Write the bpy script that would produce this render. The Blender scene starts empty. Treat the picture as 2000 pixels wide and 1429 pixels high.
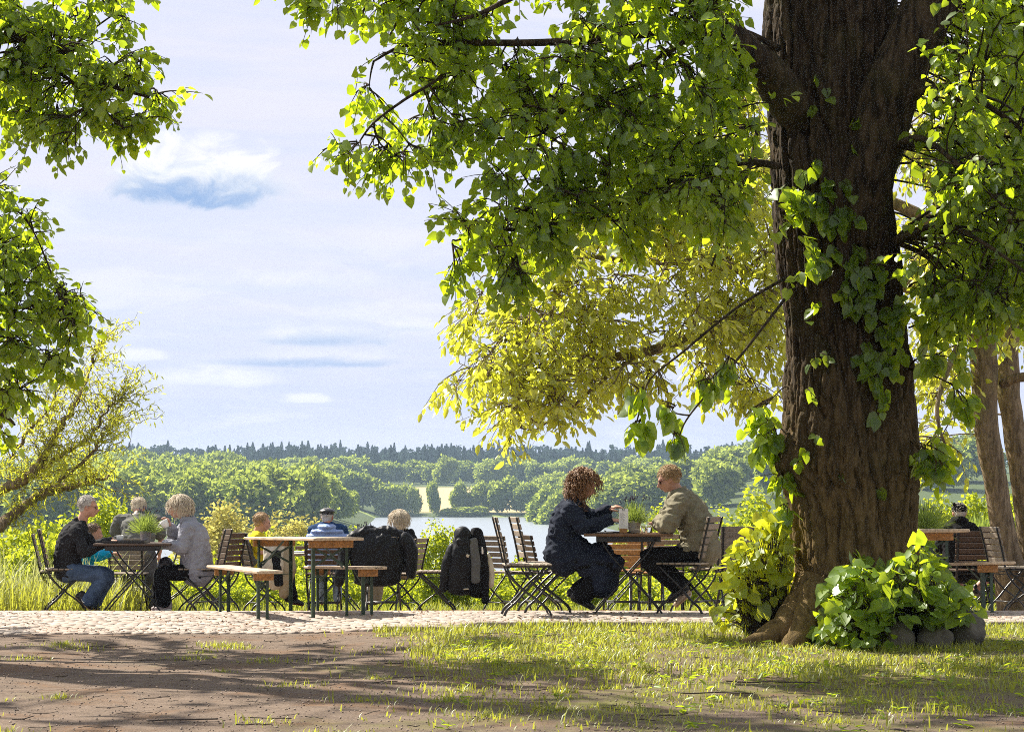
import bpy, bmesh, math, random
import numpy as np
from mathutils import Vector, Matrix, noise

random.seed(7)
RNG = np.random.default_rng(7)
SC = bpy.context.scene
COL = SC.collection

# ---------------------------------------------------------------- camera
F = 4600.0                      # focal length in photograph pixels
CAM_H = 1.25
HORIZON = 956.0
PITCH = math.atan((HORIZON - 714.5) / F)
cam_data = bpy.data.cameras.new('camera')
cam_data.sensor_width = 36.0
cam_data.lens = F / 2000.0 * 36.0
cam_data.clip_start = 0.1
cam_data.clip_end = 9000.0
cam = bpy.data.objects.new('camera', cam_data)
COL.objects.link(cam)
cam.location = (0, 0, CAM_H)
cam.rotation_euler = (math.pi / 2 + PITCH, 0, 0)
SC.camera = cam

# ---------------------------------------------------------------- sun, sky, exposure
SUN_EL = math.radians(46)
SUN_AZ = math.radians(-50)       # from +Y towards -X: behind the tables, to the left
sun_dir = Vector((math.sin(SUN_AZ) * math.cos(SUN_EL), math.cos(SUN_AZ) * math.cos(SUN_EL), math.sin(SUN_EL)))
sl = bpy.data.lights.new('sun', 'SUN')
sl.energy = 5.0
sl.angle = math.radians(0.55)
sl.color = (1.0, 0.93, 0.80)
so = bpy.data.objects.new('sun', sl)
COL.objects.link(so)
so.rotation_euler = sun_dir.to_track_quat('Z', 'Y').to_euler()

SC.render.engine = 'CYCLES'
SC.view_settings.view_transform = 'Standard'
SC.view_settings.look = 'None'
SC.view_settings.exposure = 1.25
SC.view_settings.gamma = 1.0
SC.view_settings.use_curve_mapping = False
SC.cycles.use_denoising = False      # fine grain keeps bark and leaves crisp
SC.cycles.filter_width = 0.95
SC.cycles.max_bounces = 8
SC.cycles.diffuse_bounces = 4
SC.cycles.transmission_bounces = 6
SC.cycles.transparent_max_bounces = 8
SC.cycles.volume_bounces = 0
SC.cycles.sample_clamp_indirect = 2.0


class NT:
    """small helper for node trees"""
    def __init__(self, tree):
        self.t = tree
        self.n = tree.nodes
        self.l = tree.links

    def node(self, typ, **kw):
        nd = self.n.new(typ)
        for k, v in kw.items():
            if k == 'inp':
                for ik, iv in v.items():
                    self.set(nd.inputs[ik], iv)
            else:
                setattr(nd, k, v)
        return nd

    def set(self, sock, v):
        if hasattr(v, 'is_output') or isinstance(v, bpy.types.NodeSocket):
            self.l.new(v, sock)
        elif isinstance(v, (tuple, list)) and len(v) == 3 and sock.type == 'RGBA':
            sock.default_value = (*v, 1)
        else:
            sock.default_value = v

    def math(self, op, a, b=None, c=None, clamp=False):
        nd = self.n.new('ShaderNodeMath')
        nd.operation = op
        nd.use_clamp = clamp
        self.set(nd.inputs[0], a)
        if b is not None:
            self.set(nd.inputs[1], b)
        if c is not None:
            self.set(nd.inputs[2], c)
        return nd.outputs[0]

    def mix(self, f, a, b):
        nd = self.n.new('ShaderNodeMix')
        nd.data_type = 'RGBA'
        self.set(nd.inputs[0], f)
        self.set(nd.inputs[6], a)
        self.set(nd.inputs[7], b)
        return nd.outputs[2]

    def smooth(self, x, lo, hi, o0=0.0, o1=1.0):
        nd = self.n.new('ShaderNodeMapRange')
        nd.interpolation_type = 'SMOOTHSTEP'
        self.set(nd.inputs[0], x)
        nd.inputs[1].default_value = lo
        nd.inputs[2].default_value = hi
        nd.inputs[3].default_value = o0
        nd.inputs[4].default_value = o1
        return nd.outputs[0]

    def noise(self, vec, scale, detail=4, rough=0.55, dist=0.0):
        nd = self.n.new('ShaderNodeTexNoise')
        if vec is not None:
            self.l.new(vec, nd.inputs['Vector'])
        nd.inputs['Scale'].default_value = scale
        nd.inputs['Detail'].default_value = detail
        nd.inputs['Roughness'].default_value = rough
        nd.inputs['Distortion'].default_value = dist
        return nd.outputs['Fac']

    def comb(self, x, y, z):
        nd = self.n.new('ShaderNodeCombineXYZ')
        for s, v in zip(nd.inputs, (x, y, z)):
            self.set(s, v)
        return nd.outputs[0]


world = bpy.data.worlds.new('World')
SC.world = world
world.use_nodes = True
W = NT(world.node_tree)
W.n.clear()
sky = W.node('ShaderNodeTexSky', sky_type='NISHITA', sun_disc=False, sun_elevation=SUN_EL,
             sun_rotation=SUN_AZ, altitude=60, air_density=1.0, dust_density=1.2, ozone_density=1.5)
tc = W.node('ShaderNodeTexCoord')
sep = W.node('ShaderNodeSeparateXYZ')
W.l.new(tc.outputs['Generated'], sep.inputs[0])
az = W.math('ARCTAN2', sep.outputs[0], sep.outputs[1])
el = W.math('ARCSINE', sep.outputs[2])
# thin high veil, streaked sideways
v1 = W.comb(W.math('MULTIPLY', az, 7.0), W.math('MULTIPLY', W.math('ADD', el, W.math('MULTIPLY', az, 0.04)), 60.0), 3.1)
n1 = W.noise(v1, 1.0, 6, 0.6, 0.4)
v2 = W.comb(W.math('MULTIPLY', az, 16.0), W.math('MULTIPLY', el, 70.0), 7.7)
n2 = W.noise(v2, 1.0, 7, 0.6, 0.5)
el_a = W.math('ABSOLUTE', el)
veil = W.math('ADD', W.smooth(n1, 0.32, 0.72, 0.0, 0.45), W.smooth(el_a, 0.0, 0.16, 0.20, 0.62), clamp=True)
puff = W.smooth(n2, 0.50, 0.72, 0.0, 0.65)
puff = W.math('MULTIPLY', puff, W.smooth(el_a, 0.07, 0.13, 1.0, 0.25))
sky_rgb = W.node('ShaderNodeVectorMath', operation='SCALE')
W.l.new(sky.outputs[0], sky_rgb.inputs[0])
sky_rgb.inputs['Scale'].default_value = 0.065
base = W.mix(W.smooth(el_a, 0.0, 0.10, 0.92, 0.75), sky_rgb.outputs[0], (0.245, 0.282, 0.42))
c = W.mix(veil, base, (0.358, 0.360, 0.415))
c = W.mix(puff, c, (0.395, 0.40, 0.415))


cloud_v = W.comb(W.math('MULTIPLY', az, 48.0), W.math('MULTIPLY', el, 80.0), 1.3)
cloud_n = W.noise(cloud_v, 1.0, 8, 0.62, 0.6)


def cloud(c, az0, el0, w, h, seed, white, base_amt, soft=0.5):
    """one cumulus: lit puffy top, blue-grey flat base"""
    nn = cloud_n
    dx = W.math('DIVIDE', W.math('SUBTRACT', az, az0), w)
    dy = W.math('DIVIDE', W.math('SUBTRACT', el, el0), h)
    # stretch below the base so that it is flat
    neg = W.math('MULTIPLY', W.math('MINIMUM', dy, 0.0), 2.6)
    pos = W.math('MAXIMUM', dy, 0.0)
    dd = W.math('ADD', W.math('MULTIPLY', dx, dx), W.math('ADD', W.math('MULTIPLY', neg, neg), W.math('MULTIPLY', pos, pos)))
    body = W.math('ADD', W.math('SUBTRACT', 1.0, dd), W.math('MULTIPLY', W.math('SUBTRACT', nn, 0.5), 2.6))
    m = W.smooth(body, -0.1, soft * 1.7)
    c = W.mix(W.math('MULTIPLY', m, white), c, (0.43, 0.433, 0.44))
    sh = W.math('MULTIPLY', m, W.smooth(W.math('ADD', dy, W.math('MULTIPLY', W.math('SUBTRACT', nn, 0.5), 1.3)), -0.25, 0.5, base_amt, 0.0))
    return W.mix(sh, c, (0.145, 0.215, 0.345))


def ang(px, py):
    return math.atan((px - 1000) / F), (HORIZON - py) / F


for (px, py, wpx, hpx, seed, wh, ba, soft) in [
        (375, 374, 190, 112, 1.3, 1.0, 1.0, 0.42),
        (110, 440, 70, 60, 5.2, 0.5, 0.10, 0.9),
        (640, 664, 160, 40, 9.4, 0.6, 0.8, 0.7),
        (610, 708, 220, 34, 2.4, 0.3, 0.85, 0.7),
        (560, 560, 260, 40, 2.4, 0.5, 0.25, 0.9),
        (800, 640, 60, 24, 2.4, 0.5, 0.4, 0.9),
        (430, 745, 150, 34, 12.1, 0.7, 0.10, 0.7),
        (265, 700, 70, 22, 3.4, 0.7, 0.1, 0.7),
        (600, 783, 60, 16, 6.4, 0.7, 0.05, 0.6),
        (940, 340, 60, 34, 8.8, 0.4, 0.35, 0.9),
        (690, 620, 110, 40, 4.9, 0.5, 0.15, 0.9),
        (1500, 500, 200, 90, 4.1, 0.6, 0.5, 0.6),
        (2500, 420, 240, 110, 4.6, 0.9, 0.8, 0.6),
        (-700, 480, 260, 110, 14.6, 0.9, 0.8, 0.6)]:
    a0, e0 = ang(px, py)
    c = cloud(c, a0, e0, wpx / F, hpx / F, seed, wh, ba, soft)
bg = W.node('ShaderNodeBackground')
W.l.new(c, bg.inputs[0])
bg.inputs[1].default_value = 1.0
wo = W.node('ShaderNodeOutputWorld')
W.l.new(bg.outputs[0], wo.inputs[0])


# ---------------------------------------------------------------- helpers
def P(px, py, d):
    """point seen at photograph pixel (px, py), d metres ahead of the camera"""
    u = (px - 1000) / F
    v = (714.5 - py) / F
    c_, s_ = math.cos(PITCH), math.sin(PITCH)
    dx, dy, dz = u, c_ - v * s_, s_ + v * c_
    t = d / dy
    return Vector((dx * t, d, CAM_H + dz * t))


def X(px, d):
    return (px - 1000) / F * d


def sstep(a, b, x):
    t = np.clip((np.asarray(x, float) - a) / (b - a), 0, 1)
    return t * t * (3 - 2 * t)


def new_mesh(name, V, Fc, mat=None, smooth=False):
    me = bpy.data.meshes.new(name)
    V = np.asarray(V, np.float32).reshape(-1, 3)
    if isinstance(Fc, np.ndarray):
        n, k = Fc.shape
        me.vertices.add(len(V))
        me.vertices.foreach_set('co', V.ravel())
        me.loops.add(n * k)
        me.loops.foreach_set('vertex_index', Fc.astype(np.int32).ravel())
        me.polygons.add(n)
        me.polygons.foreach_set('loop_start', np.arange(0, n * k, k, dtype=np.int32))
        me.update(calc_edges=True)
    else:
        me.from_pydata([tuple(map(float, v)) for v in V], [], Fc)
        me.update()
    if mat is not None:
        me.materials.append(mat)
    if smooth:
        me.polygons.foreach_set('use_smooth', np.ones(len(me.polygons), bool))
    return me


def link(name, me, parent=None, loc=None):
    o = bpy.data.objects.new(name, me)
    COL.objects.link(o)
    if parent is not None:
        o.parent = parent
    if loc is not None:
        o.location = loc
    return o


def tag(o, label=None, cat=None, group=None, kind=None):
    if label:
        o['label'] = label
    if cat:
        o['category'] = cat
    if group:
        o['group'] = group
    if kind:
        o['kind'] = kind
    return o


def thing(name, loc, label, cat, group=None, rz=0.0):
    o = bpy.data.objects.new(name, None)
    COL.objects.link(o)
    o.location = loc
    o.rotation_euler = (0, 0, rz)
    o.empty_display_size = 0.1
    return tag(o, label, cat, group)


def copy_tree(o, parent=None):
    c = o.copy()
    COL.objects.link(c)
    c.parent = parent
    for ch in list(o.children):
        copy_tree(ch, c)
    return c


class MB:
    """collects shapes into one mesh"""
    def __init__(self):
        self.V, self.Fc, self.M, self.n = [], [], [], 0

    def add(self, V, Fc, m=0):
        V = [tuple(v) for v in V]
        self.V += V
        self.Fc += [tuple(i + self.n for i in f) for f in Fc]
        self.M += [m] * len(Fc)
        self.n += len(V)
        return self

    def box(self, c, s, rot=None, m=0, taper=1.0):
        hx, hy, hz = s[0] / 2, s[1] / 2, s[2] / 2
        V = []
        for z in (-1, 1):
            k = taper if z > 0 else 1.0
            for x, y in ((-1, -1), (1, -1), (1, 1), (-1, 1)):
                v = Vector((x * hx * k, y * hy * k, z * hz))
                if rot is not None:
                    v = rot @ v
                V.append(v + Vector(c))
        return self.add(V, [(3, 2, 1, 0), (4, 5, 6, 7), (0, 1, 5, 4), (1, 2, 6, 5), (2, 3, 7, 6), (3, 0, 4, 7)], m)

    def bar(self, a, b, w, h, m=0, up=Vector((0, 0, 1))):
        a, b = Vector(a), Vector(b)
        d = (b - a)
        L = d.length
        x = d.normalized()
        y = up.cross(x)
        if y.length < 1e-4:
            y = Vector((0, 1, 0)).cross(x)
        y.normalize()
        z = x.cross(y)
        R = Matrix((x, y, z)).transposed()
        return self.box((a + b) / 2, (L, w, h), R, m)

    def tube(self, pts, r, n=8, m=0, caps=True, flat=1.0):
        V, Fc = tube_geo(pts, r, n, caps, flat)
        return self.add(V, Fc, m)

    def lathe(self, prof, n=20, c=(0, 0, 0), m=0):
        V, Fc = [], []
        k = len(prof)
        for i in range(n):
            a = 2 * math.pi * i / n
            for (r, z) in prof:
                V.append((c[0] + r * math.cos(a), c[1] + r * math.sin(a), c[2] + z))
        for i in range(n):
            j = (i + 1) % n
            for q in range(k - 1):
                Fc.append((i * k + q, j * k + q, j * k + q + 1, i * k + q + 1))
        return self.add(V, Fc, m)

    def build(self, name, mats, parent=None, smooth=False, loc=None, bevel=0.0):
        me = new_mesh(name, self.V, self.Fc)
        if not isinstance(mats, (list, tuple)):
            mats = [mats]
        for m in mats:
            me.materials.append(m)
        if len(mats) > 1:
            me.polygons.foreach_set('material_index', np.array(self.M, np.int32))
        if bevel > 0:
            bm = bmesh.new()
            bm.from_mesh(me)
            bmesh.ops.bevel(bm, geom=list(bm.edges), offset=bevel, segments=1, affect='EDGES', profile=0.5, clamp_overlap=True)
            bm.to_mesh(me)
            bm.free()
        if smooth:
            me.polygons.foreach_set('use_smooth', np.ones(len(me.polygons), bool))
        return link(name, me, parent, loc)


def tube_geo(pts, r, n=8, caps=True, flat=1.0):
    pts = [Vector(p) for p in pts]
    k = len(pts)
    if not hasattr(r, '__len__'):
        r = [r] * k
    V, Fc = [], []
    t0 = (pts[1] - pts[0]).normalized()
    ref = Vector((0, 0, 1)) if abs(t0.z) < 0.9 else Vector((0, 1, 0))
    nrm = (ref - t0 * ref.dot(t0)).normalized()
    for i in range(k):
        if i == 0:
            t = pts[1] - pts[0]
        elif i == k - 1:
            t = pts[-1] - pts[-2]
        else:
            t = pts[i + 1] - pts[i - 1]
        t.normalize()
        nrm = (nrm - t * nrm.dot(t)).normalized()
        b = t.cross(nrm)
        for j in range(n):
            a = 2 * math.pi * j / n
            V.append(pts[i] + (nrm * math.cos(a) + b * math.sin(a) * flat) * r[i])
    for i in range(k - 1):
        for j in range(n):
            q = (j + 1) % n
            Fc.append((i * n + j, i * n + q, (i + 1) * n + q, (i + 1) * n + j))
    if caps:
        Fc.append(tuple(range(n - 1, -1, -1)))
        Fc.append(tuple((k - 1) * n + j for j in range(n)))
    return V, Fc


def spline(pts, n):
    """Catmull-Rom through pts, n samples per span"""
    pts = [Vector(p) for p in pts]
    if len(pts) < 3:
        return [pts[0].lerp(pts[-1], i / n) for i in range(n + 1)]
    out = []
    for i in range(len(pts) - 1):
        p0 = pts[max(i - 1, 0)]
        p1, p2 = pts[i], pts[i + 1]
        p3 = pts[min(i + 2, len(pts) - 1)]
        for j in range(n):
            t = j / n
            out.append(0.5 * ((2 * p1) + (p2 - p0) * t + (2 * p0 - 5 * p1 + 4 * p2 - p3) * t * t + (3 * p1 - p0 - 3 * p2 + p3) * t ** 3))
    out.append(pts[-1])
    return out


# ---------------------------------------------------------------- materials
def mat_new(name):
    m = bpy.data.materials.new(name)
    m.use_nodes = True
    t = NT(m.node_tree)
    t.n.clear()
    out = t.node('ShaderNodeOutputMaterial')
    return m, t, out


def mat(name, col, rough=0.7, var=0.25, scale=6.0, stretch=(1, 1, 1), bump=0.15, metallic=0.0, obj_var=0.0, spec=0.4, bscale=None, sheen=0.0, col2=None):
    """principled with noise variation in colour and relief"""
    m, t, out = mat_new(name)
    tcn = t.node('ShaderNodeTexCoord')
    mp = t.node('ShaderNodeMapping')
    t.l.new(tcn.outputs['Object'], mp.inputs[0])
    mp.inputs['Scale'].default_value = stretch
    n1 = t.noise(mp.outputs[0], scale, 6, 0.6)
    n2 = t.noise(mp.outputs[0], (bscale or scale * 6), 5, 0.6)
    if col2 is None:
        col2 = tuple(min(1, x * (1 + var)) for x in col)
        colb = tuple(x * (1 - var) for x in col)
    else:
        colb = col
    cc = t.mix(t.smooth(t.math('ADD', t.math('MULTIPLY', n1, 0.7), t.math('MULTIPLY', n2, 0.3)), 0.35, 0.65), colb, col2)
    if obj_var > 0:
        oi = t.node('ShaderNodeObjectInfo')
        hsv = t.node('ShaderNodeHueSaturation')
        t.l.new(cc, hsv.inputs['Color'])
        t.set(hsv.inputs['Value'], t.math('ADD', t.math('MULTIPLY', oi.outputs['Random'], 2 * obj_var), 1 - obj_var))
        cc = hsv.outputs[0]
    p = t.node('ShaderNodeBsdfPrincipled')
    t.l.new(cc, p.inputs['Base Color'])
    p.inputs['Roughness'].default_value = rough
    p.inputs['Metallic'].default_value = metallic
    p.inputs['Specular IOR Level'].default_value = spec
    if sheen:
        p.inputs['Sheen Weight'].default_value = sheen
    if bump > 0:
        b = t.node('ShaderNodeBump')
        b.inputs['Strength'].default_value = bump
        b.inputs['Distance'].default_value = 0.01
        t.l.new(t.math('ADD', n2, t.math('MULTIPLY', n1, 0.5)), b.inputs['Height'])
        t.l.new(b.outputs[0], p.inputs['Normal'])
    t.l.new(p.outputs[0], out.inputs[0])
    return m


def leaf_mat(name, dark, light, trans, tw=0.5, gloss=0.12, rough=0.35, clump=0.5):
    """thin leaf: diffuse, light through the blade, waxy gloss"""
    m, t, out = mat_new(name)
    g = t.node('ShaderNodeNewGeometry')
    rnd = g.outputs['Random Per Island']
    tcn = t.node('ShaderNodeTexCoord')
    oi = t.node('ShaderNodeObjectInfo')
    big = t.noise(tcn.outputs['Object'], clump, 3)
    f = t.math('ADD', t.math('MULTIPLY', rnd, 0.7), t.math('MULTIPLY', t.math('SUBTRACT', big, 0.4), 1.1), clamp=True)
    f = t.math('ADD', f, t.math('MULTIPLY', t.math('SUBTRACT', oi.outputs['Random'], 0.5), 0.5), clamp=True)
    cd = t.mix(f, dark, light)
    ct = t.mix(f, trans, tuple(min(1.0, x * 1.25) for x in trans))
    d = t.node('ShaderNodeBsdfDiffuse')
    t.l.new(cd, d.inputs[0])
    tr = t.node('ShaderNodeBsdfTranslucent')
    t.l.new(ct, tr.inputs[0])
    mx = t.node('ShaderNodeMixShader')
    mx.inputs[0].default_value = tw
    t.l.new(d.outputs[0], mx.inputs[1])
    t.l.new(tr.outputs[0], mx.inputs[2])
    gl = t.node('ShaderNodeBsdfGlossy')
    gl.inputs['Roughness'].default_value = rough
    gl.inputs[0].default_value = (0.9, 0.95, 0.9, 1)
    lw = t.node('ShaderNodeLayerWeight')
    lw.inputs[0].default_value = 0.35
    mx2 = t.node('ShaderNodeMixShader')
    t.set(mx2.inputs[0], t.math('MULTIPLY', t.math('ADD', lw.outputs['Fresnel'], 0.25), gloss))
    t.l.new(mx.outputs[0], mx2.inputs[1])
    t.l.new(gl.outputs[0], mx2.inputs[2])
    t.l.new(mx2.outputs[0], out.inputs[0])
    return m


M = {}
M['lime_leaf'] = leaf_mat('lime_leaf', (0.038, 0.09, 0.010), (0.13, 0.19, 0.02), (0.50, 0.64, 0.015), 0.57, 0.12, 0.38)
M['sunlit_young_leaf'] = leaf_mat('sunlit_young_leaf', (0.12, 0.19, 0.015), (0.22, 0.26, 0.022), (0.80, 0.82, 0.03), 0.55, 0.09, 0.45, 2.0)  # young yellow green, warmed further: the sunlit glow is put into the colour
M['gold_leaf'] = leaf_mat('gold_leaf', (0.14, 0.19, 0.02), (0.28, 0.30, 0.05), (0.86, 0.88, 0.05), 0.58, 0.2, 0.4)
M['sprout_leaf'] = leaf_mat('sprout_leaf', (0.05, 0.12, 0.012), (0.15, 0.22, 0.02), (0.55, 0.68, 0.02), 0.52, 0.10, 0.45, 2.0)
M['willow_leaf'] = leaf_mat('willow_leaf', (0.24, 0.26, 0.03), (0.36, 0.36, 0.05), (0.80, 0.80, 0.06), 0.5, 0.06, 0.5)
M['shrub_leaf'] = leaf_mat('shrub_leaf', (0.10, 0.15, 0.012), (0.19, 0.23, 0.022), (0.58, 0.64, 0.03), 0.5, 0.05, 0.5)
M['grass'] = leaf_mat('grass', (0.10, 0.13, 0.02), (0.24, 0.235, 0.05), (0.48, 0.50, 0.05), 0.45, 0.05, 0.5, 1.4)
M['dry_grass'] = leaf_mat('dry_grass', (0.20, 0.22, 0.08), (0.34, 0.34, 0.15), (0.5, 0.52, 0.18), 0.45, 0.05, 0.5, 1.4)
M['lavender'] = leaf_mat('lavender', (0.10, 0.17, 0.05), (0.17, 0.24, 0.07), (0.4, 0.5, 0.08), 0.45, 0.05, 0.5, 4)
M['far_leaf'] = leaf_mat('far_leaf', (0.055, 0.11, 0.03), (0.26, 0.29, 0.07), (0.44, 0.52, 0.07), 0.42, 0.0, 0.6, 0.08)
M['olive_leaf'] = leaf_mat('olive_leaf', (0.30, 0.27, 0.085), (0.44, 0.39, 0.14), (0.60, 0.55, 0.14), 0.45, 0.0, 0.6, 0.1)
M['conifer'] = leaf_mat('conifer', (0.02, 0.04, 0.026), (0.045, 0.065, 0.034), (0.04, 0.06, 0.03), 0.2, 0.0, 0.6, 0.1)
M['black_metal'] = mat('black_metal', (0.012, 0.012, 0.013), 0.38, 0.3, 20, bump=0.05, spec=0.5)
M['green_metal'] = mat('green_metal', (0.022, 0.045, 0.025), 0.42, 0.3, 12, bump=0.08, spec=0.5)
M['slat_wood'] = mat('slat_wood', (0.165, 0.088, 0.042), 0.6, 0.35, 7, (1, 6, 6), 0.2, obj_var=0.35)
M['grey_wood'] = mat('grey_wood', (0.27, 0.22, 0.17), 0.7, 0.3, 7, (1, 6, 6), 0.2, obj_var=0.25)
M['dark_wood'] = mat('dark_wood', (0.075, 0.042, 0.024), 0.5, 0.35, 7, (1, 8, 8), 0.2, obj_var=0.2)
M['pale_wood'] = mat('pale_wood', (0.44, 0.34, 0.235), 0.6, 0.38, 5, (1, 9, 9), 0.15)
M['orange_wood'] = mat('orange_wood', (0.34, 0.17, 0.055), 0.55, 0.4, 5, (1, 9, 9), 0.12)
M['stone'] = mat('stone', (0.045, 0.042, 0.032), 0.9, 0.35, 4, bump=0.7, col2=(0.13, 0.115, 0.085))
M['pale_stone'] = mat('pale_stone', (0.36, 0.33, 0.26), 0.85, 0.3, 5, bump=0.5)
M['twig'] = mat('twig', (0.05, 0.037, 0.027), 0.85, 0.3, 10, bump=0.2)
M['zinc'] = mat('zinc', (0.45, 0.44, 0.46), 0.4, 0.15, 20, bump=0.05, metallic=0.3)
M['white'] = mat('white', (0.78, 0.77, 0.74), 0.35, 0.05, 10, bump=0.0)
M['paper'] = mat('paper', (0.74, 0.74, 0.74), 0.6, 0.04, 10, bump=0.0)
M['crumpled_paper'] = mat('crumpled_paper', (0.50, 0.45, 0.40), 0.7, 0.12, 14, bump=0.6)
M['ink'] = mat('ink', (0.03, 0.03, 0.035), 0.6, 0.1, 10, bump=0.0)
M['soil'] = mat('soil', (0.035, 0.025, 0.018), 0.95, 0.3, 40, bump=0.5)
M['spike'] = mat('spike', (0.035, 0.022, 0.06), 0.7, 0.4, 40, bump=0.2)
mg, tg, og = mat_new('glass')
gb = tg.node('ShaderNodeBsdfGlass')
gb.inputs['IOR'].default_value = 1.45
gb.inputs['Roughness'].default_value = 0.02
tg.l.new(gb.outputs[0], og.inputs[0])
M['glass'] = mg


def bark_mat(name, dark, light, moss, mossw, low=None):
    m, t, out = mat_new(name)
    tcn = t.node('ShaderNodeTexCoord')
    mp = t.node('ShaderNodeMapping')
    t.l.new(tcn.outputs['Object'], mp.inputs[0])
    mp.inputs['Scale'].default_value = (1, 1, 0.22)
    n1 = t.noise(mp.outputs[0], 22, 6, 0.65, 0.4)
    n2 = t.noise(tcn.outputs['Object'], 2.2, 5, 0.6)
    n3 = t.noise(mp.outputs[0], 90, 4, 0.6)
    cc = t.mix(t.smooth(n1, 0.35, 0.68), dark, light)
    cc = t.mix(t.math('MULTIPLY', t.smooth(n2, 0.48, 0.70), mossw), cc, moss)
    if low:
        # algae and lichen tint the lower bark
        sz_ = t.node('ShaderNodeSeparateXYZ')
        t.l.new(tcn.outputs['Object'], sz_.inputs[0])
        f_ = t.math('MULTIPLY', t.smooth(t.math('ADD', sz_.outputs[2], t.math('MULTIPLY', n2, 1.6)), 3.6, 1.2), t.smooth(n1, 0.25, 0.65, 0.25, 0.95))
        cc = t.mix(f_, cc, low)
    p = t.node('ShaderNodeBsdfPrincipled')
    t.l.new(cc, p.inputs['Base Color'])
    p.inputs['Roughness'].default_value = 0.9
    p.inputs['Specular IOR Level'].default_value = 0.2
    b = t.node('ShaderNodeBump')
    b.inputs['Strength'].default_value = 0.9
    b.inputs['Distance'].default_value = 0.03
    t.l.new(t.math('ADD', n1, t.math('MULTIPLY', n3, 0.4)), b.inputs['Height'])
    t.l.new(b.outputs[0], p.inputs['Normal'])
    t.l.new(p.outputs[0], out.inputs[0])
    return m


M['bark'] = bark_mat('bark', (0.012, 0.008, 0.005), (0.082, 0.056, 0.034), (0.07, 0.06, 0.02), 0.4, (0.18, 0.12, 0.045))
M['bark_pale'] = bark_mat('bark_pale', (0.11, 0.08, 0.05), (0.30, 0.225, 0.14), (0.20, 0.19, 0.07), 0.6)
# ================================================================ terrain
KERB_Y = 20.6
TERR_END = 31.6
LAKE_Z = -9.0


def terrace_z(x, y):
    z0 = 0.10 * sstep(-2.2, 0.3, x)
    z1 = 1.25 - 0.0513 * np.asarray(y, float)
    # soft minimum: flat in front, dipping away behind the crest
    k = 0.03
    h = np.clip(0.5 + 0.5 * (z1 - z0) / k, 0, 1)
    return z1 * (1 - h) + z0 * h - k * h * (1 - h)


def gz(x, y):
    """height of the ground sheet"""
    x = np.asarray(x, float)
    y = np.asarray(y, float)
    front = 0.10 * sstep(-2.2, 0.3, x) * sstep(14, 20.5, y) - 0.05 + 0.042 * sstep(19.0, 20.5, y) * sstep(-.5, -1.5, x)
    under = terrace_z(x, y) - 0.07
    near = np.where(y < KERB_Y + 0.05, front, under)
    bank = -0.42 - 0.095 * (y - TERR_END) - 0.05 * np.clip(y - 60, 0, None)
    bank = np.maximum(bank, -10.0)
    # beyond: lake basin, far shore, wooded hills
    q = y + 1e-6
    u = x / q
    left = sstep(-0.045, -0.085, u) * sstep(300, 480, y)
    right = sstep(0.02, 0.055, u) * sstep(420, 640, y)
    far = sstep(868, 884, y + 14 * np.sin(x * 0.02))
    basin = -11.5 + 2.6 * np.maximum(np.maximum(left, right), far)
    rise_far = np.clip((y - 880) * 0.062, 0, 13.0) * far
    rise_left = left * (np.clip((y - 480) * 0.018, 0, 9) + 0.6)
    rise_right = right * np.clip((u - 0.02) * 170, 0, 16) * sstep(500, 800, y)
    landz = basin + np.maximum(rise_far, np.maximum(rise_left, rise_right))
    landz += 10 * sstep(1150, 1500, y) - 30 * sstep(1500, 2600, y)
    t = sstep(180, 300, y)
    out = bank * (1 - t) + landz * t
    return np.where(y < TERR_END, near, out)


ys = np.concatenate([np.arange(-160, 8, 12.0), np.arange(8, 20, 0.25), [20.3, 20.5, 20.55, 20.62, 20.7, 20.9], np.arange(21.2, 31.4, 0.4),
                     [31.58, 31.62], np.arange(32, 60, 1.0), np.arange(60, 300, 8.0), np.arange(300, 1000, 14.0), np.arange(1000, 4200, 60.0)])
xs = np.concatenate([-np.geomspace(2400, 12, 46), np.arange(-11.6, 11.7, 0.25), np.geomspace(12, 2400, 46)])
XX, YY = np.meshgrid(xs, ys)
ZZ = gz(XX, YY)
jit = np.array([[noise.noise(Vector((a * 1.1, b * 1.1, 0))) * 0.03 + noise.noise(Vector((a * 4, b * 4, 3))) * 0.008 for a, b in zip(ra, rb)] for ra, rb in zip(XX, YY)])
ZZ = ZZ + np.where((YY < 20.3) & (np.abs(XX) < 40), jit, 0)
nx, ny = len(xs), len(ys)
idx = np.arange(nx * ny).reshape(ny, nx)
quads = np.stack([idx[:-1, :-1], idx[:-1, 1:], idx[1:, 1:], idx[1:, :-1]], -1).reshape(-1, 4)

m, t, out = mat_new('ground')
g = t.node('ShaderNodeNewGeometry')
sp = t.node('ShaderNodeSeparateXYZ')
t.l.new(g.outputs['Position'], sp.inputs[0])
pos = g.outputs['Position']
nA = t.noise(pos, 0.55, 6, 0.6, 0.3)
nB = t.noise(pos, 5.0, 6, 0.65)
nC = t.noise(pos, 60.0, 4, 0.7)
nD = t.noise(pos, 220.0, 3, 0.7)
dirt = t.mix(t.smooth(nB, 0.3, 0.7), (0.085, 0.060, 0.044), (0.175, 0.128, 0.096))
dirt = t.mix(t.smooth(nC, 0.42, 0.68, 0.0, 0.8), dirt, (0.215, 0.165, 0.130))
dirt = t.mix(t.smooth(nD, 0.56, 0.76, 0.0, 0.7), dirt, (0.042, 0.028, 0.02))
dirt = t.mix(t.smooth(nD, 0.42, 0.30, 0.0, 0.5), dirt, (0.36, 0.29, 0.24))
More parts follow.
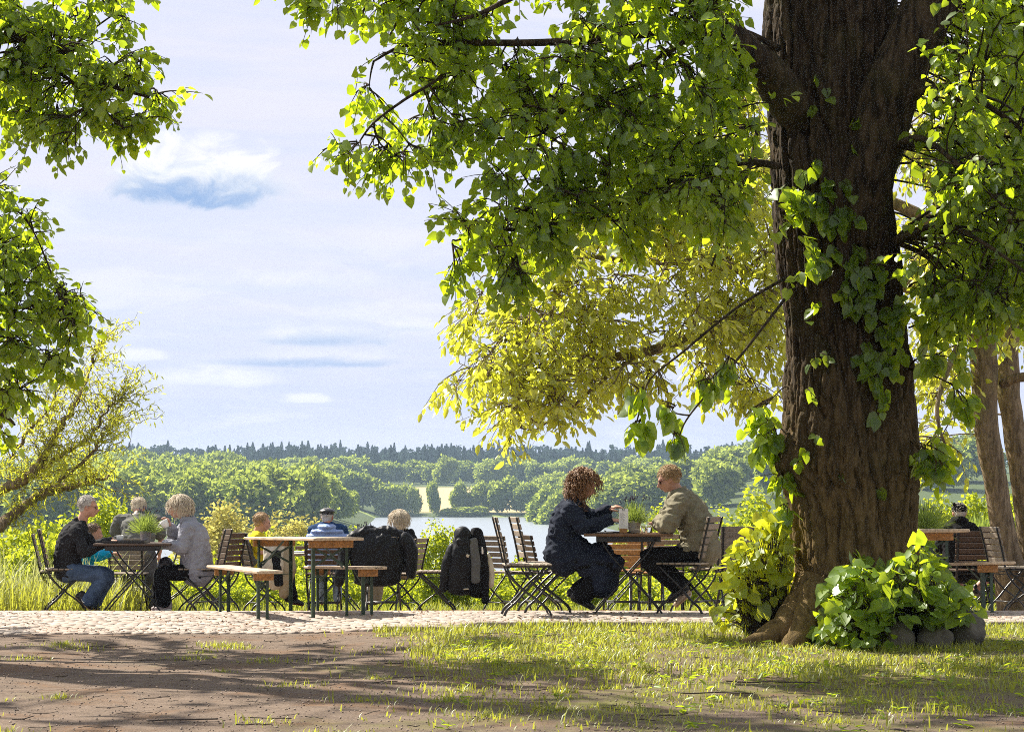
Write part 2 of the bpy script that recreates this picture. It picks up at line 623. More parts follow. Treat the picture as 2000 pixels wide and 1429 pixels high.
# needle and bud-scale litter, rusty
nE = t.noise(pos, 1.3, 5, 0.6, 0.5)
dirt = t.mix(t.math('MULTIPLY', t.smooth(nE, 0.5, 0.66), t.smooth(nC, 0.42, 0.58, 0.0, 0.75)), dirt, (0.17, 0.085, 0.035))
# thin moss and worn turf
turf = t.math('MULTIPLY', t.smooth(t.math('ADD', nA, t.math('MULTIPLY', sp.outputs[0], 0.05)), 0.46, 0.66), t.smooth(nB, 0.36, 0.60, 0.0, 0.85))
dirt = t.mix(turf, dirt, (0.125, 0.125, 0.03))
green = t.mix(t.smooth(nA, 0.3, 0.7), (0.10, 0.15, 0.02), (0.17, 0.20, 0.04))
nF = t.noise(pos, 0.012, 4, 0.6)
forest = t.mix(nF, (0.05, 0.075, 0.02), (0.08, 0.10, 0.03))
field = t.mix(t.noise(pos, 0.05, 4, 0.6), (0.40, 0.31, 0.15), (0.47, 0.38, 0.19))
ufrac = t.math('DIVIDE', sp.outputs[0], t.math('ADD', sp.outputs[1], 0.001))
fm = t.math('MULTIPLY', t.smooth(sp.outputs[1], 898, 912), t.smooth(sp.outputs[1], 1075, 1050))
fm = t.math('MULTIPLY', fm, t.math('MULTIPLY', t.smooth(ufrac, -0.046, -0.038), t.smooth(ufrac, 0.02, 0.012)))
farc = t.mix(fm, forest, field)
# reed-green strip along the shore
shore = t.math('MULTIPLY', t.smooth(sp.outputs[1], 850, 862), t.smooth(sp.outputs[1], 892, 884))
farc = t.mix(shore, farc, (0.22, 0.27, 0.06))
cc = t.mix(t.smooth(sp.outputs[1], 30.5, 31.4), dirt, green)
cc = t.mix(t.smooth(sp.outputs[1], 200, 300), cc, farc)
p = t.node('ShaderNodeBsdfPrincipled')
t.l.new(cc, p.inputs['Base Color'])
p.inputs['Roughness'].default_value = 0.95
p.inputs['Specular IOR Level'].default_value = 0.15
b = t.node('ShaderNodeBump')
b.inputs['Strength'].default_value = 0.75
b.inputs['Distance'].default_value = 0.02
t.l.new(t.math('ADD', t.math('MULTIPLY', nC, 0.6), t.math('ADD', t.math('MULTIPLY', nD, 0.35), nB)), b.inputs['Height'])
t.l.new(b.outputs[0], p.inputs['Normal'])
t.l.new(p.outputs[0], out.inputs[0])
M['ground'] = m
tag(link('ground', new_mesh('ground', np.stack([XX, YY, ZZ], -1), quads, m, True)), kind='structure')

# lake
m, t, out = mat_new('lake_water')
g = t.node('ShaderNodeNewGeometry')
mp = t.node('ShaderNodeMapping')
t.l.new(g.outputs['Position'], mp.inputs[0])
mp.inputs['Scale'].default_value = (0.5, 0.12, 1)
n1 = t.noise(mp.outputs[0], 1.0, 4, 0.6)
p = t.node('ShaderNodeBsdfPrincipled')
p.inputs['Base Color'].default_value = (0.22, 0.25, 0.27, 1)
p.inputs['Roughness'].default_value = 0.3
b = t.node('ShaderNodeBump')
b.inputs['Strength'].default_value = 0.5
b.inputs['Distance'].default_value = 0.25
t.l.new(n1, b.inputs['Height'])
t.l.new(b.outputs[0], p.inputs['Normal'])
t.l.new(p.outputs[0], out.inputs[0])
tag(link('lake', new_mesh('lake', [(-700, 150, LAKE_Z), (900, 150, LAKE_Z), (900, 905, LAKE_Z), (-700, 905, LAKE_Z)], [(0, 1, 2, 3)], m)), kind='structure')

# ================================================================ paved terrace
m, t, out = mat_new('cobble')
g = t.node('ShaderNodeNewGeometry')
oi = t.node('ShaderNodeObjectInfo')
n1 = t.noise(g.outputs['Position'], 40, 5, 0.65)
n2 = t.noise(g.outputs['Position'], 0.9, 4, 0.6)
r = t.math('FRACT', t.math('ADD', g.outputs['Random Per Island'], oi.outputs['Random']))
cc = t.mix(r, (0.20, 0.155, 0.125), (0.39, 0.325, 0.275))
cc = t.mix(t.smooth(n1, 0.35, 0.7, 0.0, 0.5), cc, (0.48, 0.42, 0.36))
cc = t.mix(t.smooth(n2, 0.45, 0.7, 0.0, 0.5), cc, (0.30, 0.20, 0.14))
p = t.node('ShaderNodeBsdfPrincipled')
t.l.new(cc, p.inputs['Base Color'])
p.inputs['Roughness'].default_value = 0.75
b = t.node('ShaderNodeBump')
b.inputs['Strength'].default_value = 0.4
b.inputs['Distance'].default_value = 0.01
t.l.new(n1, b.inputs['Height'])
t.l.new(b.outputs[0], p.inputs['Normal'])
t.l.new(p.outputs[0], out.inputs[0])
M['cobble'] = m
M['bed'] = mat('bed', (0.15, 0.105, 0.07), 0.95, 0.4, 8, bump=0.6, col2=(0.24, 0.18, 0.13))

ty = np.concatenate([np.arange(KERB_Y + 0.12, 31.4, 0.3), [TERR_END]])
tx = np.arange(-12, 12.01, 0.5)
TX, TY = np.meshgrid(tx, ty)
TZ = terrace_z(TX, TY) - 0.012
ii = np.arange(TX.size).reshape(TX.shape)
tq = np.stack([ii[:-1, :-1], ii[:-1, 1:], ii[1:, 1:], ii[1:, :-1]], -1).reshape(-1, 4)
terrace = tag(link('terrace_paving', new_mesh('terrace_paving', np.stack([TX, TY, TZ], -1), tq, M['bed'], True)), kind='structure')


def cobble_geo(rng, sx, sy):
    """a worn setts block: sides and a cushioned top"""
    V = []
    for (k, z) in ((0.96, -0.05), (0.985, -0.007), (0.82, 0.002)):
        for x, y in ((-1, -1), (1, -1), (1, 1), (-1, 1)):
            V.append((x * sx / 2 * k * (1 + rng.uniform(-.07, .07)), y * sy / 2 * k * (1 + rng.uniform(-.07, .07)), z + rng.uniform(-.0022, .0022)))
    Fc = []
    for r in range(2):
        for j in range(4):
            q = (j + 1) % 4
            Fc.append((r * 4 + j, r * 4 + q, r * 4 + 4 + q, r * 4 + 4 + j))
    Fc.append((8, 9, 10, 11))
    return np.array(V), np.array(Fc)


cob = [cobble_geo(RNG, 0.12, 0.09) for _ in range(6)]
cob_mesh = [new_mesh('cobble', V, Fc, M['cobble']) for V, Fc in cob]
spots = []
yrow = KERB_Y + 0.17
row = 0
while yrow < 25.6:
    xrow = -8.6 + (row % 2) * 0.08
    while xrow < 8.6:
        w = RNG.uniform(0.085, 0.14)
        yy = yrow + RNG.uniform(-0.012, 0.012) + 0.04 * math.sin(xrow * 1.7 + row)
        spots.append((xrow + w / 2, yy, w, RNG.uniform(-0.003, 0.004)))
        xrow += w + 0.006
    yrow += 0.095
    row += 1
vis = [i for i, s in enumerate(spots) if abs(s[0]) < s[1] * 0.218 and not (1.9 < s[0] < 3.7)]
vis.sort(key=lambda i: spots[i][1])
single = set(vis[:300])
VV, FF, nn = [], [], 0
for i, (x, y, w, dz) in enumerate(spots):
    z = float(terrace_z(x, y)) + dz
    k = i % 6
    if i in single:
        o = link('cobble', cob_mesh[k], terrace, (x, y, z))
        o.scale = (w / 0.12, 1, 1)
        o.rotation_euler = (0.02 * math.sin(i), 0.02 * math.cos(i * 3), 0.05 * math.sin(i * 7))
    else:
        V = cob[k][0] * np.array([w / 0.12, 1, 1]) + np.array([x, y, z])
        VV.append(V)
        FF.append(cob[k][1] + nn)
        nn += 12
tag(link('cobbles', new_mesh('cobbles', np.concatenate(VV), np.concatenate(FF), M['cobble']), terrace), kind='stuff')
# edging stones
x = -1.15
while x < 9.0:
    L = random.uniform(0.7, 1.1)
    b = MB().box((0, 0, 0), (L - 0.012, 0.085, 0.14))
    o = b.build('kerb_stone', M['cobble'], terrace, bevel=0.008)
    o.location = (x + L / 2, KERB_Y + 0.06, float(terrace_z(x + L / 2, KERB_Y)) - 0.066 + random.uniform(-.004, .004))
    o.rotation_euler = (0, 0, random.uniform(-.01, .01))
    x += L

# ================================================================ foliage machinery
LIME = (np.array([(0, 0, 0), (.5, 0, -.04), (1.05, 0, -.16), (-.07, .27, .05), (.28, .47, .09), (.72, .30, .0), (-.07, -.27, .05), (.28, -.47, .09), (.72, -.30, .0)]),
        np.array([(0, 4, 3), (0, 1, 4), (1, 5, 4), (1, 2, 5), (0, 6, 7), (0, 7, 1), (1, 7, 8), (1, 8, 2)]))
OVAL = (np.array([(0, 0, 0), (.5, 0, -.05), (1.0, 0, -.12), (.28, .22, .05), (.68, .20, .02), (.28, -.22, .05), (.68, -.20, .02)]),
        np.array([(0, 1, 3), (1, 4, 3), (1, 2, 4), (0, 5, 1), (1, 5, 6), (1, 6, 2)]))
SLIM = (np.array([(0, 0, 0), (.45, .10, .03), (1, 0, -.1), (.45, -.10, .03)]), np.array([(0, 3, 1), (3, 2, 1)]))
CARD = (np.array([(0, 0, 0), (.5, .42, .06), (1, 0, 0), (.5, -.42, .06)]), np.array([(0, 3, 2), (0, 2, 1)]))


def unit(a):
    return a / np.maximum(np.linalg.norm(a, axis=-1, keepdims=True), 1e-9)


def leaf_frames(pos, tip, nrm):
    x = unit(tip)
    z = unit(nrm - x * np.sum(nrm * x, -1, keepdims=True))
    y = np.cross(z, x)
    return pos, x, y, z


def leaves_geo(shape, pos, tip, nrm, size):
    T, Fc = shape
    pos, x, y, z = leaf_frames(pos, tip, nrm)
    s = size[:, None, None]
    V = pos[:, None, :] + s * (T[None, :, 0:1] * x[:, None, :] + T[None, :, 1:2] * y[:, None, :] + T[None, :, 2:3] * z[:, None, :])
    n = len(pos)
    FF = Fc[None] + (np.arange(n) * len(T))[:, None, None]
    return V.reshape(-1, 3), FF.reshape(-1, 3)


def in_poly(px, py, poly):
    n = len(poly)
    inside = np.zeros(len(px), bool)
    j = n - 1
    for i in range(n):
        xi, yi = poly[i]
        xj, yj = poly[j]
        with np.errstate(divide='ignore', invalid='ignore'):
            c_ = ((yi > py) != (yj > py)) & (px < (xj - xi) * (py - yi) / (yj - yi + 1e-12) + xi)
        inside ^= c_
        j = i
    return inside


def sample_poly(poly, n):
    a = np.array(poly, float)
    lo, hi = a.min(0), a.max(0)
    out = np.zeros((0, 2))
    while len(out) < n:
        q = RNG.uniform(lo, hi, (n * 3, 2))
        out = np.concatenate([out, q[in_poly(q[:, 0], q[:, 1], poly)]])
    return out[:n]


def thin_tubes(paths, radii, n=3):
    """many tapered tubes: paths (N,K,3), radii (N,K)"""
    N, K, _ = paths.shape
    tan = np.gradient(paths, axis=1)
    tan = unit(tan)
    ref = np.where(np.abs(tan[..., 2:3]) < 0.9, np.array([0, 0, 1.0]), np.array([1.0, 0, 0]))
    a = unit(np.cross(tan, ref))
    b = np.cross(tan, a)
    ang = np.arange(n) * 2 * math.pi / n
    V = paths[:, :, None, :] + radii[:, :, None, None] * (a[:, :, None, :] * np.cos(ang)[None, None, :, None] + b[:, :, None, :] * np.sin(ang)[None, None, :, None])
    i = np.arange(N)[:, None, None] * (K * n)
    k = np.arange(K - 1)[None, :, None] * n
    j = np.arange(n)[None, None, :]
    q = (j + 1) % n
    FF = np.stack([i + k + j, i + k + q, i + k + n + q, i + k + n + j], -1).reshape(-1, 4)
    return V.reshape(-1, 3), FF


def bez(a, b, c_, K):
    t_ = np.linspace(0, 1, K)[None, :, None]
    return (1 - t_) ** 2 * a[:, None] + 2 * t_ * (1 - t_) * b[:, None] + t_ ** 2 * c_[:, None]


def crown_from_clumps(clumps, skel, nsub, nspray, nleaf, leaf, spray_len, droop, out_bias=0.6, tip_down=0.6):
    """clumps: (N,4) centre + radius. Boughs run from the nearest skeleton point to each clump, split into
    sub-branches, carry sprays, and the sprays carry leaves. Returns wood mesh data and leaf arrays."""
    C_ = clumps[:, :3]
    R = clumps[:, 3]
    S = np.array(skel)
    d = np.linalg.norm(C_[:, None] - S[None], axis=-1) + 0.6 * np.maximum(0, S[None, :, 2] - C_[:, None, 2] - 2.5)
    near = S[np.argmin(d, 1)]
    ctrl = (near + C_) / 2 + np.array([0, 0, 0.18]) * np.linalg.norm(C_ - near, axis=1, keepdims=True) + RNG.normal(0, .1, C_.shape)
    p1 = bez(near, ctrl, C_, 8)
    L = np.linalg.norm(C_ - near, axis=1)
    r1 = np.linspace(1, 0.35, 8)[None] * np.clip(0.007 + 0.005 * L, 0.007, 0.018)[:, None]
    wv, wf = thin_tubes(p1, r1, 5)
    wood = [(wv, wf)]
    # sub-branches
    n = len(C_)
    u = unit(RNG.normal(size=(n, nsub, 3)))
    u[..., 2] *= 0.75
    grow = unit(C_ - near)[:, None]
    end = C_[:, None] + (u + grow * 0.35) * R[:, None, None] * RNG.uniform(.55, 1.0, (n, nsub, 1))
    st = p1[:, 5][:, None] + (p1[:, 7] - p1[:, 5])[:, None] * RNG.uniform(0, 1, (n, nsub, 1))
    a, c2 = st.reshape(-1, 3), end.reshape(-1, 3)
    bmid = (a + c2) / 2 + np.array([0, 0, .12]) * np.linalg.norm(c2 - a, axis=1, keepdims=True)
    p2 = bez(a, bmid, c2, 6)
    r2 = np.linspace(0.009, 0.004, 6)[None].repeat(len(a), 0)
    wood.append(thin_tubes(p2, r2, 3))
    # sprays
    ns = len(a)
    tt = RNG.uniform(0.25, 1.0, (ns, nspray))
    ix = np.clip((tt * 5).astype(int), 0, 4)
    fr = (tt * 5 - ix)[..., None]
    rows = np.arange(ns)[:, None]
    o = p2[rows, ix] * (1 - fr) + p2[rows, np.minimum(ix + 1, 5)] * fr
    bdir = unit(c2 - a)[:, None]
    dr = unit(bdir * out_bias + RNG.normal(0, .55, (ns, nspray, 3)) + np.array([0, 0, -droop]))
    ln = spray_len * RNG.uniform(.6, 1.3, (ns, nspray, 1))
    e = o + dr * ln + np.array([0, 0, -0.28]) * ln * droop
    m_ = o + dr * ln * 0.55
    a3, m3, e3 = o.reshape(-1, 3), m_.reshape(-1, 3), e.reshape(-1, 3)
    p3 = bez(a3, m3, e3, 4)
    wood.append(thin_tubes(p3, np.linspace(0.0045, 0.002, 4)[None].repeat(len(a3), 0), 3))
    # leaves
    q = len(a3)
    tl = (np.arange(nleaf)[None] + RNG.uniform(.2, .9, (q, nleaf))) / nleaf * 0.92 + 0.08
    t3 = tl[..., None]
    pos = (1 - t3) ** 2 * a3[:, None] + 2 * t3 * (1 - t3) * m3[:, None] + t3 ** 2 * e3[:, None]
    td = unit(e3 - a3)[:, None]
    side = unit(np.cross(td, np.array([0, 0, 1.0])))
    sgn = np.where((np.arange(nleaf) % 2)[None, :, None] > 0, 1.0, -1.0)
    tip = unit(td * 0.55 + side * sgn * 0.75 + np.array([0, 0, -tip_down]) + RNG.normal(0, .45, pos.shape))
    nr = np.array([0, 0, 1.0]) + RNG.normal(0, .62, pos.shape) - tip * 0.2
    pos = pos + tip * 0.025
    sz = leaf * RNG.uniform(.45, 1.2, (q, nleaf))
    return wood, (pos.reshape(-1, 3), tip.reshape(-1, 3), nr.reshape(-1, 3), sz.reshape(-1))


def join_geo(parts, k):
    V, Fc, n = [], [], 0
    for v, f in parts:
        V.append(v)
        Fc.append(f + n)
        n += len(v)
    return np.concatenate(V), np.concatenate(Fc)


LEAFMESH = {}


def leaf_objects(parent, shape, mname, arr, pick, name='leaf'):
    """individual leaf objects sharing a mesh"""
    key = (id(shape[0]), mname)
    if key not in LEAFMESH:
        LEAFMESH[key] = new_mesh('leaf', shape[0], shape[1], M[mname])
    pos, tip, nr, sz = [a[pick] for a in arr]
    pos, x, y, z = leaf_frames(pos, tip, nr)
    off = Vector(parent.location)
    for i in range(len(pos)):
        o = link(name, LEAFMESH[key], parent)
        s = float(sz[i])
        o.matrix_basis = Matrix.Translation(Vector(pos[i]) - off) @ Matrix((x[i], y[i], z[i])).transposed().to_4x4() @ Matrix.Scale(s, 4)


def on_frame(pos, margin=10):
    """which points fall inside the photograph, and how far ahead"""
    v = pos - np.array([0, 0, CAM_H])
    c_, s_ = math.cos(PITCH), math.sin(PITCH)
    dep = v[:, 1] * c_ + v[:, 2] * s_
    up = -v[:, 1] * s_ + v[:, 2] * c_
    px = 1000 + F * v[:, 0] / dep
    py = 714.5 - F * up / dep
    return px, py, dep, (px > margin) & (px < 2000 - margin) & (py > margin) & (py < 1429 - margin)


def finish_tree(tree, shape, mname, wood, arr, bark='bark', singles=300, crown_name='crown', pref=None):
    off = np.array(tree.location)
    v3 = [w for w in wood]
    V, Fc = join_geo(v3, 4)
    link('branches', new_mesh('branches', V - off, Fc, M[bark], True), tree)
    px, py, dep, ok = on_frame(arr[0])
    score = arr[3] / dep * np.where(ok, 1, 0)
    if pref is not None:
        score = score * (1 + 3 * pref(px, py, dep))
    pick = np.argsort(-score)[:singles]
    rest = np.ones(len(dep), bool)
    if singles:
        rest[pick] = False
        leaf_objects(tree, shape, mname, arr, pick)
    V, Fc = leaves_geo(shape, *[a[rest] for a in arr])
    tag(link(crown_name, new_mesh(crown_name, V - off, Fc, M[mname]), tree), kind='stuff')


def cat_leaves(*arrs):
    return tuple(np.concatenate([a[i] for a in arrs]) for i in range(4))


def poly_clumps(poly, n, d0, d1, r0, r1):
    q = sample_poly(poly, n)
    d_ = RNG.uniform(d0, d1, n)
    return np.array([[*P(a, b, dd), rr] for (a, b), dd, rr in zip(q, d_, RNG.uniform(r0, r1, n))])

# bud scales and leaf crumbs blown over the paving
n = 5200
lx_ = RNG.uniform(-5.6, 5.6, n)
ly_ = KERB_Y + .05 + 4.6 * RNG.uniform(0, 1, n) ** 1.3
kk_ = np.array([noise.noise(Vector((a * .9, b_ * .9, 5))) for a, b_ in zip(lx_, ly_)]) > -.08
lx_, ly_ = lx_[kk_], ly_[kk_]
n = len(lx_)
lp_ = np.stack([lx_, ly_, terrace_z(lx_, ly_) + .012], -1)
V_, F_ = leaves_geo(CARD, lp_, unit(RNG.normal(0, 1, (n, 3)) * np.array([1, 1, .15])), np.array([0, 0, 1.0]) + RNG.normal(0, .35, (n, 3)), RNG.uniform(.008, .032, n))
M['litter'] = mat('litter', (.10, .045, .018), .9, .4, 30, bump=0, col2=(.26, .14, .06), bscale=200)
tag(link('leaf_litter', new_mesh('leaf_litter', V_, F_, M['litter'])), 'rusty bud scales and leaf crumbs strewn over the paving', 'litter', kind='stuff')
# ================================================================ the big lime tree
TD = 19.35            # distance of the trunk axis
prof = [(-150, 1500, 1760), (0, 1500, 1748), (140, 1503, 1745), (250, 1506, 1738), (400, 1512, 1745), (500, 1520, 1756), (600, 1529, 1764), (700, 1534, 1768),
        (800, 1534, 1782), (860, 1528, 1790), (915, 1524, 1795), (960, 1538, 1790), (1040, 1552, 1786), (1110, 1556, 1792), (1170, 1546, 1806), (1215, 1528, 1832), (1245, 1506, 1862), (1290, 1480, 1890)]


def ridged(x, y, z):
    return 1 - abs(noise.noise(Vector((x, y, z)))) * 2


tree = thing('lime_tree', (X(1655, TD), TD, 0.0), 'huge old lime tree with deeply furrowed bark rising beside the terrace', 'tree')
ZT = [P(1650, p_[0], TD).z for p_ in prof]
NR, NA = 310, 230
zz = np.linspace(-0.12, ZT[0], NR)
ordr = np.argsort(ZT)
zsort = np.array(ZT)[ordr]
Ls = np.array([X(prof[i][1], TD) for i in ordr])
Rs = np.array([X(prof[i][2], TD) for i in ordr])
V = np.zeros((NR, NA, 3))
for i, z in enumerate(zz):
    l = np.interp(z, zsort, Ls)
    r = np.interp(z, zsort, Rs)
    cx, rad = (l + r) / 2, (r - l) / 2
    flare = max(0, 1 - z / 0.75) ** 2.2
    for j in range(NA):
        a = 2 * math.pi * j / NA
        ca, sa = math.cos(a), math.sin(a)
        lobes = 0.5 + 0.5 * math.sin(5 * a + 0.6 + 0.5 * math.sin(2 * a))
        flute = 0.035 * math.sin(7 * a + 1.2 * math.sin(z * 0.7)) * min(1, max(0, z / 1.0)) + 0.03 * math.sin(3 * a + z * 0.35)
        rr = rad * (0.97 + flute) + flare * (lobes ** 2 * 0.28 - 0.10)
        if z > 4.4:      # the seam where the two stems part
            rr -= 0.16 * math.exp(-((a - 4.95) / 0.16) ** 2) * min(1, (z - 4.4) / 1.2)
        # burr at the left
        rr += 0.10 * math.exp(-((a - 3.35) / 0.42) ** 2 - ((z - 1.45) / 0.17) ** 2) + 0.05 * math.exp(-((a - 6.1) / 0.35) ** 2 - ((z - 2.25) / 0.15) ** 2)
        s = a * rad
        wv_ = noise.noise(Vector((ca * 2, sa * 2, z * .9))) * .55
        g1 = noise.noise(Vector((ca * rad * 11 + wv_, sa * rad * 11, z * 1.15 + wv_)))
        g2 = noise.noise(Vector((ca * rad * 23 + 5, sa * rad * 23 + wv_, z * 2.9)))
        g3 = noise.noise(Vector((ca * rad * 9, sa * rad * 9 + 3, z * 9.0)))
        # narrow fissures between flat plates, a few cross cracks
        rr += -0.062 * math.exp(-(g1 / .11) ** 2) - 0.028 * math.exp(-(g2 / .13) ** 2) - 0.012 * math.exp(-(g3 / .06) ** 2) + 0.02 * g2 + 0.03 * noise.noise(Vector((ca * 2.2, sa * 2.2, z * 1.3))) + .022
        V[i, j] = (cx + rr * ca, TD + rr * sa * 0.95, z)
ii = np.arange(NR * NA).reshape(NR, NA)
jn = np.roll(ii, -1, 1)
Fq = np.stack([ii[:-1], jn[:-1], jn[1:], ii[1:]], -1).reshape(-1, 4)
off = np.array(tree.location)
link('trunk', new_mesh('trunk', V.reshape(-1, 3) - off, Fq, M['bark'], True), tree)


def rough_tube(pts, rads, n=26, per=14, rid=0.02, seed=0.0):
    sp_ = spline(pts, per)
    K = len(sp_)
    rr = np.interp(np.linspace(0, 1, K), np.linspace(0, 1, len(rads)), rads)
    Vv, Ff = tube_geo(sp_, list(rr), n, True)
    out_ = []
    for i, v in enumerate(Vv):
        c_ = sp_[min(i // n, K - 1)]
        dv = v - c_
        q = noise.noise(Vector((v.x * 12 + seed, v.y * 12, v.z * 3))) * rid + noise.noise(v * 3) * rid * 1.2
        out_.append(v + dv.normalized() * q)
    return out_, Ff


def limb(name, parent, pix, rads, bark='bark', n=22, rid=0.02):
    """pix: (px, py, depth)"""
    pts = [P(*q) for q in pix]
    v, f = rough_tube(pts, rads, n, 10, rid, random.random() * 9)
    o_ = Vector(parent.location)
    me = new_mesh(name, [a - o_ for a in v], f, M[bark], True)
    link(name, me, parent)
    return [np.array(p_) for p_ in spline(pts, 8)]


limb('root', tree, [(1590, 1140, 19.1), (1560, 1195, 18.95), (1515, 1238, 18.8), (1455, 1262, 18.75), (1395, 1285, 18.7)], [.16, .13, .10, .06, .02], 'bark', 20, .025)
limb('root', tree, [(1600, 1150, 18.95), (1575, 1215, 18.7), (1545, 1262, 18.5), (1510, 1312, 18.4)], [.14, .11, .08, .03], 'bark', 20, .025)
limb('root', tree, [(1640, 1180, 18.8), (1625, 1240, 18.55), (1608, 1320, 18.4)], [.12, .09, .03], 'bark', 20, .025)
skel = []
skel += limb('limb', tree, [(1655, 470, 19.15), (1712, 260, 19.0), (1768, 110, 18.9), (1835, -40, 18.8), (1930, -300, 18.6), (2050, -620, 18.4)], [0.26, 0.25, 0.225, 0.21, 0.17, 0.10])
skel += limb('limb', tree, [(1580, 260, 19.2), (1500, 145, 18.8), (1440, 95, 18.5), (1385, 20, 18.3), (1335, -60, 18.1), (1230, -300, 17.7), (1100, -560, 17.3)], [0.17, 0.155, 0.15, 0.145, 0.14, 0.11, 0.06])
skel += limb('limb', tree, [(1625, -100, 19.35), (1600, -500, 19.4), (1560, -1000, 19.6), (1540, -1700, 19.8)], [0.46, 0.36, 0.26, 0.10])
skel += limb('limb', tree, [(1690, 120, 19.55), (1722, -40, 19.7), (1760, -300, 20.0), (1830, -900, 20.5)], [0.16, 0.16, 0.15, 0.08])
for pts_, r_ in [([(1520, 95, 18.9), (1440, 60, 18.6), (1370, 70, 18.4), (1290, 108, 18.2), (1200, 152, 18.0), (1120, 200, 17.9), (1060, 260, 17.8)], [.035, .03, .022, .012]),
                 ([(1400, 55, 18.2), (1350, 72, 18.1), (1270, 66, 17.9), (1150, 78, 17.7), (1040, 84, 17.6), (890, 84, 17.5), (790, 90, 17.4), (730, 120, 17.4)], [.04, .035, .025, .008]),
                 ([(900, 90, 17.5), (860, 150, 17.4), (790, 195, 17.3), (730, 240, 17.3), (700, 280, 17.3)], [.014, .011, .006]),
                 ([(1520, 325, 18.8), (1455, 317, 18.5), (1365, 342, 18.2), (1260, 390, 18.0), (1130, 430, 17.9), (980, 450, 17.8), (890, 470, 17.8)], [.03, .026, .02, .007]),
                 ([(1480, 250, 18.7), (1462, 330, 18.5), (1422, 430, 18.3), (1390, 520, 18.2)], [.018, .014, .007]),
                 ([(1530, 545, 18.7), (1440, 600, 18.2), (1330, 690, 17.9), (1270, 740, 17.7), (1250, 800, 17.6)], [.014, .011, .008, .005]),
                 ([(1532, 585, 18.6), (1450, 690, 18.1), (1380, 770, 17.8), (1335, 830, 17.7), (1320, 890, 17.65)], [.012, .010, .007, .004]),
                 ([(1345, -50, 18.1), (1200, -60, 17.8), (1040, -20, 17.6), (930, 30, 17.4), (850, 50, 17.3)], [.05, .035, .02, .007]),
                 ([(1745, 200, 18.9), (1850, 170, 18.5), (1950, 220, 18.2), (2050, 300, 18.0)], [.035, .03, .022, .01]),
                 ([(1740, 290, 18.9), (1800, 270, 18.4), (1880, 330, 18.1), (1990, 430, 17.9)], [.03, .025, .018, .008]),
                 ([(1745, 470, 18.9), (1840, 440, 18.4), (1930, 480, 18.0), (2040, 560, 17.8)], [.028, .022, .016, .008]),
                 ([(800, -80, 17.6), (790, 5, 17.5), (775, 45, 17.5), (757, 76, 17.5)], [.014, .012, .010, .006]),
                 ([(1335, -60, 18.1), (1050, -160, 17.6), (800, -120, 17.5), (680, -30, 17.4)], [.05, .035, .018, .008])]:
    pp = [np.array(q) for q in spline([P(*a) for a in pts_], 6)]
    skel += pp
    V_, F_ = tube_geo([Vector(q) for q in pp], list(np.interp(np.linspace(0, 1, len(pp)), np.linspace(0, 1, len(r_)), r_)), 7)
    o_ = Vector(tree.location)
    link('branch', new_mesh('branch', [v - o_ for v in V_], F_, M['bark'], True), tree)

polyA = [(850, -60), (870, 40), (800, 80), (725, 130), (700, 190), (690, 280), (735, 330), (790, 320), (850, 270), (930, 230), (975, 300), (960, 380), (885, 430), (880, 480), (960, 520),
         (1040, 545), (1100, 500), (1200, 470), (1330, 440), (1440, 400), (1440, -60)]
polyB = [(1010, 220), (1450, 100), (1460, 420), (1400, 460), (1320, 430), (1180, 430), (1060, 500), (960, 480), (990, 360)]
polyR = [(1850, -60), (2060, -60), (2060, 560), (1960, 600), (1870, 560), (1810, 560), (1810, 380), (1830, 200)]
polyT = [(570, -90), (1000, -90), (880, -5), (800, 8), (690, 12), (590, 4)]
cl = np.concatenate([poly_clumps(polyA, 120, 17.2, 18.3, .14, .30), poly_clumps(polyB, 36, 17.6, 19.4, .18, .34), poly_clumps(polyR, 120, 17.8, 20.6, .18, .36), poly_clumps([(1800, 520), (2060, 520), (2060, 700), (1960, 660), (1880, 640), (1810, 620)], 16, 18, 20, .18, .3),
                     poly_clumps(polyT, 16, 17.2, 18.0, .15, .25)])
w1, l1 = crown_from_clumps(cl, skel, 4, 3, 5, 0.086, 0.24, 0.5)
# hanging twigs low down
clh = np.array([[*P(1258, 760, 17.6), .12], [*P(1250, 820, 17.6), .06], [*P(1322, 790, 17.65), .10], [*P(1318, 845, 17.65), .05], [*P(1390, 745, 17.8), .2], [*P(1430, 700, 18.0), .2]])
w2, l2 = crown_from_clumps(clh, skel, 3, 2, 3, 0.12, 0.12, 1.4, 0.2, 1.2)
# the top of the crown, above the picture: it shades the trunk and the ground in front
top = []
for _ in range(230):
    a = RNG.uniform(0, 2 * math.pi)
    rr = math.sqrt(RNG.uniform(0, 1)) * 7.2
    z = RNG.uniform(5.9, 15.5)
    k = math.sqrt(max(0.1, 1 - ((z - 8.5) / 8.0) ** 2))
    y_ = TD - 0.3 + rr * k * math.sin(a)
    x_ = X(1640, TD) + rr * k * math.cos(a)
    if y_ > 23.0 - 0.0 * z:
        continue
    if (z - 1.6 - CAM_H) / y_ < 0.212 and x_ - 1.6 < y_ * .225:
        continue
    if (x_ - 2.7) * -.76 + (y_ - 19.0) * .64 > .8 and z < 10:
        continue
    if RNG.uniform() < .5:
        continue
    top.append((x_, y_, z, RNG.uniform(.8, 1.2)))
w3, l3 = crown_from_clumps(np.array(top), skel, 4, 3, 4, 0.24, 0.7, 0.5)


